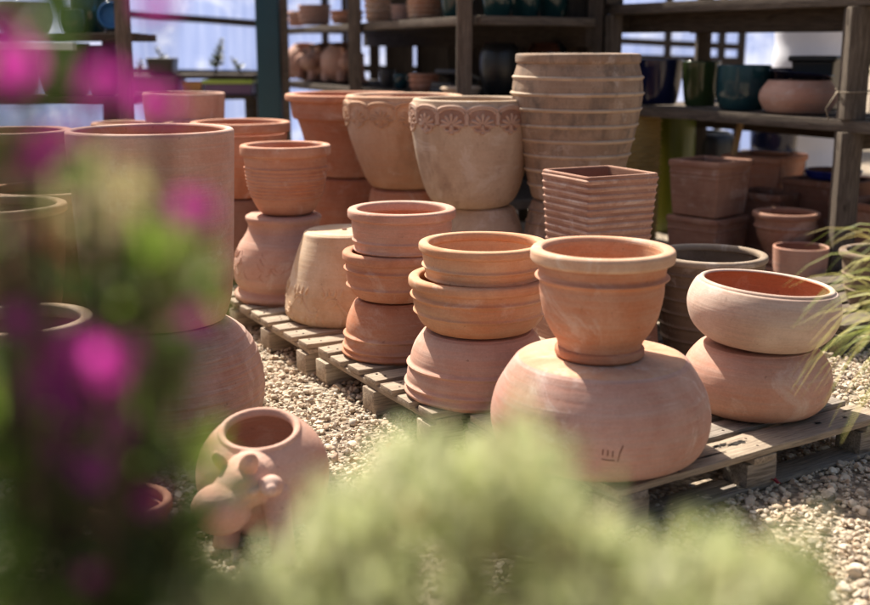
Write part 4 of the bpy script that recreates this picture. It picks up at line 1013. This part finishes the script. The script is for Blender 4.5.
link('pale_leaves', me, leafmat('leaf_straw', [(.42, .38, .18), (.5, .45, .24), (.36, .33, .14)], .5), fl, 0)
PET = leafmat('petal', [(.66, .05, .40), (.74, .08, .48), (.58, .035, .36)], .6)
PETD = leafmat('petal_deep', [(.30, .016, .20), (.38, .025, .24), (.25, .012, .18)], .45)
CEN = plain('flower_eye', (.6, .5, .2), .7)
def flower(pos, r, mat, nrm):
    V, F = [], []
    for k in range(5):
        a0 = 2 * PI * k / 5; b = len(V)
        V.append((0, 0, 0))
        for j in range(7):
            t = -1 + 2 * j / 6; a = a0 + t * .62; q = r * (1 - .22 * t * t * t * t) * (1 - .08 * (j == 3)); V.append((q * math.cos(a), q * math.sin(a), .22 * r + .06 * r * math.sin(a * 3)))
            q *= .55; V.append((q * math.cos(a), q * math.sin(a), .16 * r - .05 * r * math.cos(3 * t)))
        for j in range(6):
            o0, i0 = b + 1 + j * 2, b + 2 + j * 2; F.append((o0, o0 + 2, i0 + 2, i0)); F.append((b, i0, i0 + 2))
    f_ = link('flower', mesh(V, F), mat, fl, 60); f_.location = Vector(pos) - FLB; f_.rotation_euler = Vector(nrm).to_track_quat('Z', 'Y').to_euler()
    V, F = tubes([([(0, 0, .02 * r), (0, 0, .3 * r)], [r * .10, r * .05])], 8); link('flower_eye', mesh(V, F), CEN, f_)
    return f_
FL = [(18, 62, .70, .017, 0), (8, 78, .72, .014, 0), (42, 156, .72, .018, 0), (58, 142, .71, .012, 0), (106, 84, .72, .017, 0), (152, 103, .74, .015, 0), (168, 112, .75, .011, 0), (158, 4, .72, .012, 0), (196, 212, .72, .014, 0), (188, 205, .73, .009, 0), (194, 318, .72, .010, 0), (106, 362, .70, .016, 0), (112, 378, .71, .012, 0),
      (52, 372, .73, .021, 1), (80, 345, .71, .014, 0), (38, 395, .74, .018, 1), (128, 350, .73, .011, 0), (20, 320, .72, .014, 1), (118, 425, .72, .014, 1), (150, 500, .72, .012, 1), (66, 375, .73, .020, 1), (48, 342, .74, .016, 1), (74, 405, .73, .018, 1), (95, 470, .72, .017, 1), (62, 450, .74, .014, 1), (88, 575, .71, .010, 1), (2, 30, .71, .012, 1), (84, 120, .76, .012, 1), (20, 232, .74, .010, 1)]
Ls = []
for i, (px, py, Y, r, dk) in enumerate(FL):
    Y = (Y - .05) * NEAR; r *= .72 if dk else .82; p = at(px, py, Y); nrm = Vector((random.uniform(-.5, .5), -1, random.uniform(-.1, .8)))
    flower(p, r, PETD if dk else PET, nrm)
    b = Vector((FLB.x + (p.x - FLB.x) * .2, FLB.y + .02, .0)); Ls.append(([tuple(b - FLB), tuple(b.lerp(p, .5) + Vector((0, .03, .03)) - FLB), tuple(p + Vector((0, .004, -.002)) - FLB)], [.005, .003, .0015]))
for (c, r, k) in clumps_at(DK):
    c = Vector(c); b = Vector((FLB.x + (c.x - FLB.x) * .2, FLB.y, 0)); Ls.append(([tuple(b - FLB), tuple(b.lerp(c, .5) - FLB), tuple(c - FLB)], [.006, .004, .002]))
V, F = tubes(Ls, 5); link('stem', mesh(V, F), M['bark'], fl)

# fallen leaves on the gravel
DRY = plain('dry_leaf', (.30, .09, .04), .8); RED = plain('red_petal', (.32, .02, .035), .7)
for px, py, mt, s, lab in ((388, 446, DRY, .022, 'dry russet leaf on the gravel path'), (775, 482, RED, .022, 'crumpled dark red petal beside the nearest pallet'), (833, 575, RED, .016, 'small red petal on the gravel at the lower right'), (352, 462, DRY, .014, 'tiny dry leaf on the path near the animal planter')):
    v = (py - 302.5) / FPX; kk = (CAMH - .026) / (SN + v * CS); V, F = [], []
    for j in range(9):
        t = -1 + j / 4; w = (1 - t * t) * .55 + .02
        V += [(t * s, -w * s, .006 * math.sin(3 * t) + .006), (t * s, 0, .004 * math.sin(4 * t)), (t * s, w * s, .008 * math.cos(2 * t) + .003)]
    for j in range(8): a = j * 3; F += [(a, a + 1, a + 4, a + 3), (a + 1, a + 2, a + 5, a + 4)]
    f_ = link('fallen_leaf', mesh(V, F), mt, None, 60); f_.location = ((px - 435) / FPX * kk, (CS - v * SN) * kk, .026); f_.rotation_euler = (.15, .1, px); tag(f_, lab, 'leaf')

# ---------------------------------------------------------------- light, sky, camera
SUN_AZ = math.atan2(-.52, .855); SUN_EL = math.radians(50)
sd = Vector((math.sin(SUN_AZ) * math.cos(SUN_EL), math.cos(SUN_AZ) * math.cos(SUN_EL), math.sin(SUN_EL)))
sun = bpy.data.lights.new('sun', 'SUN'); sun.energy = 5.0; sun.angle = math.radians(.5); sun.color = (1, .93, .81)
so = bpy.data.objects.new('sun', sun); COL.objects.link(so); so.rotation_euler = (-sd).to_track_quat('-Z', 'Y').to_euler(); so.location = sd * 20
w = bpy.data.worlds.new('World'); sc.world = w; w.use_nodes = True; nt = w.node_tree
bg = nt.nodes['Background']; sky = nt.nodes.new('ShaderNodeTexSky'); sky.sky_type = 'NISHITA'; sky.sun_disc = False
sky.sun_elevation = SUN_EL; sky.sun_rotation = SUN_AZ; sky.air_density = .8; sky.dust_density = 5.0; sky.ozone_density = .6
nt.links.new(sky.outputs[0], bg.inputs[0]); bg.inputs[1].default_value = .076
cam = bpy.data.cameras.new('camera'); cam.sensor_width = 36; cam.lens = FPX / 870 * 36; cam.clip_start = .05; cam.clip_end = 1000
cam.dof.use_dof = True; cam.dof.focus_distance = 4.0; cam.dof.aperture_fstop = 1.6; cam.dof.aperture_blades = 0
co = bpy.data.objects.new('camera', cam); COL.objects.link(co); co.location = (0, 0, CAMH); co.rotation_euler = (PI / 2 - TH, 0, 0)
sc.camera = co
sc.view_settings.view_transform = 'Standard'; sc.view_settings.look = 'None'; sc.view_settings.gamma = 1; sc.view_settings.exposure = 1.1
sc.view_settings.use_curve_mapping = False
sc.cycles.use_denoising = True; sc.cycles.max_bounces = 8
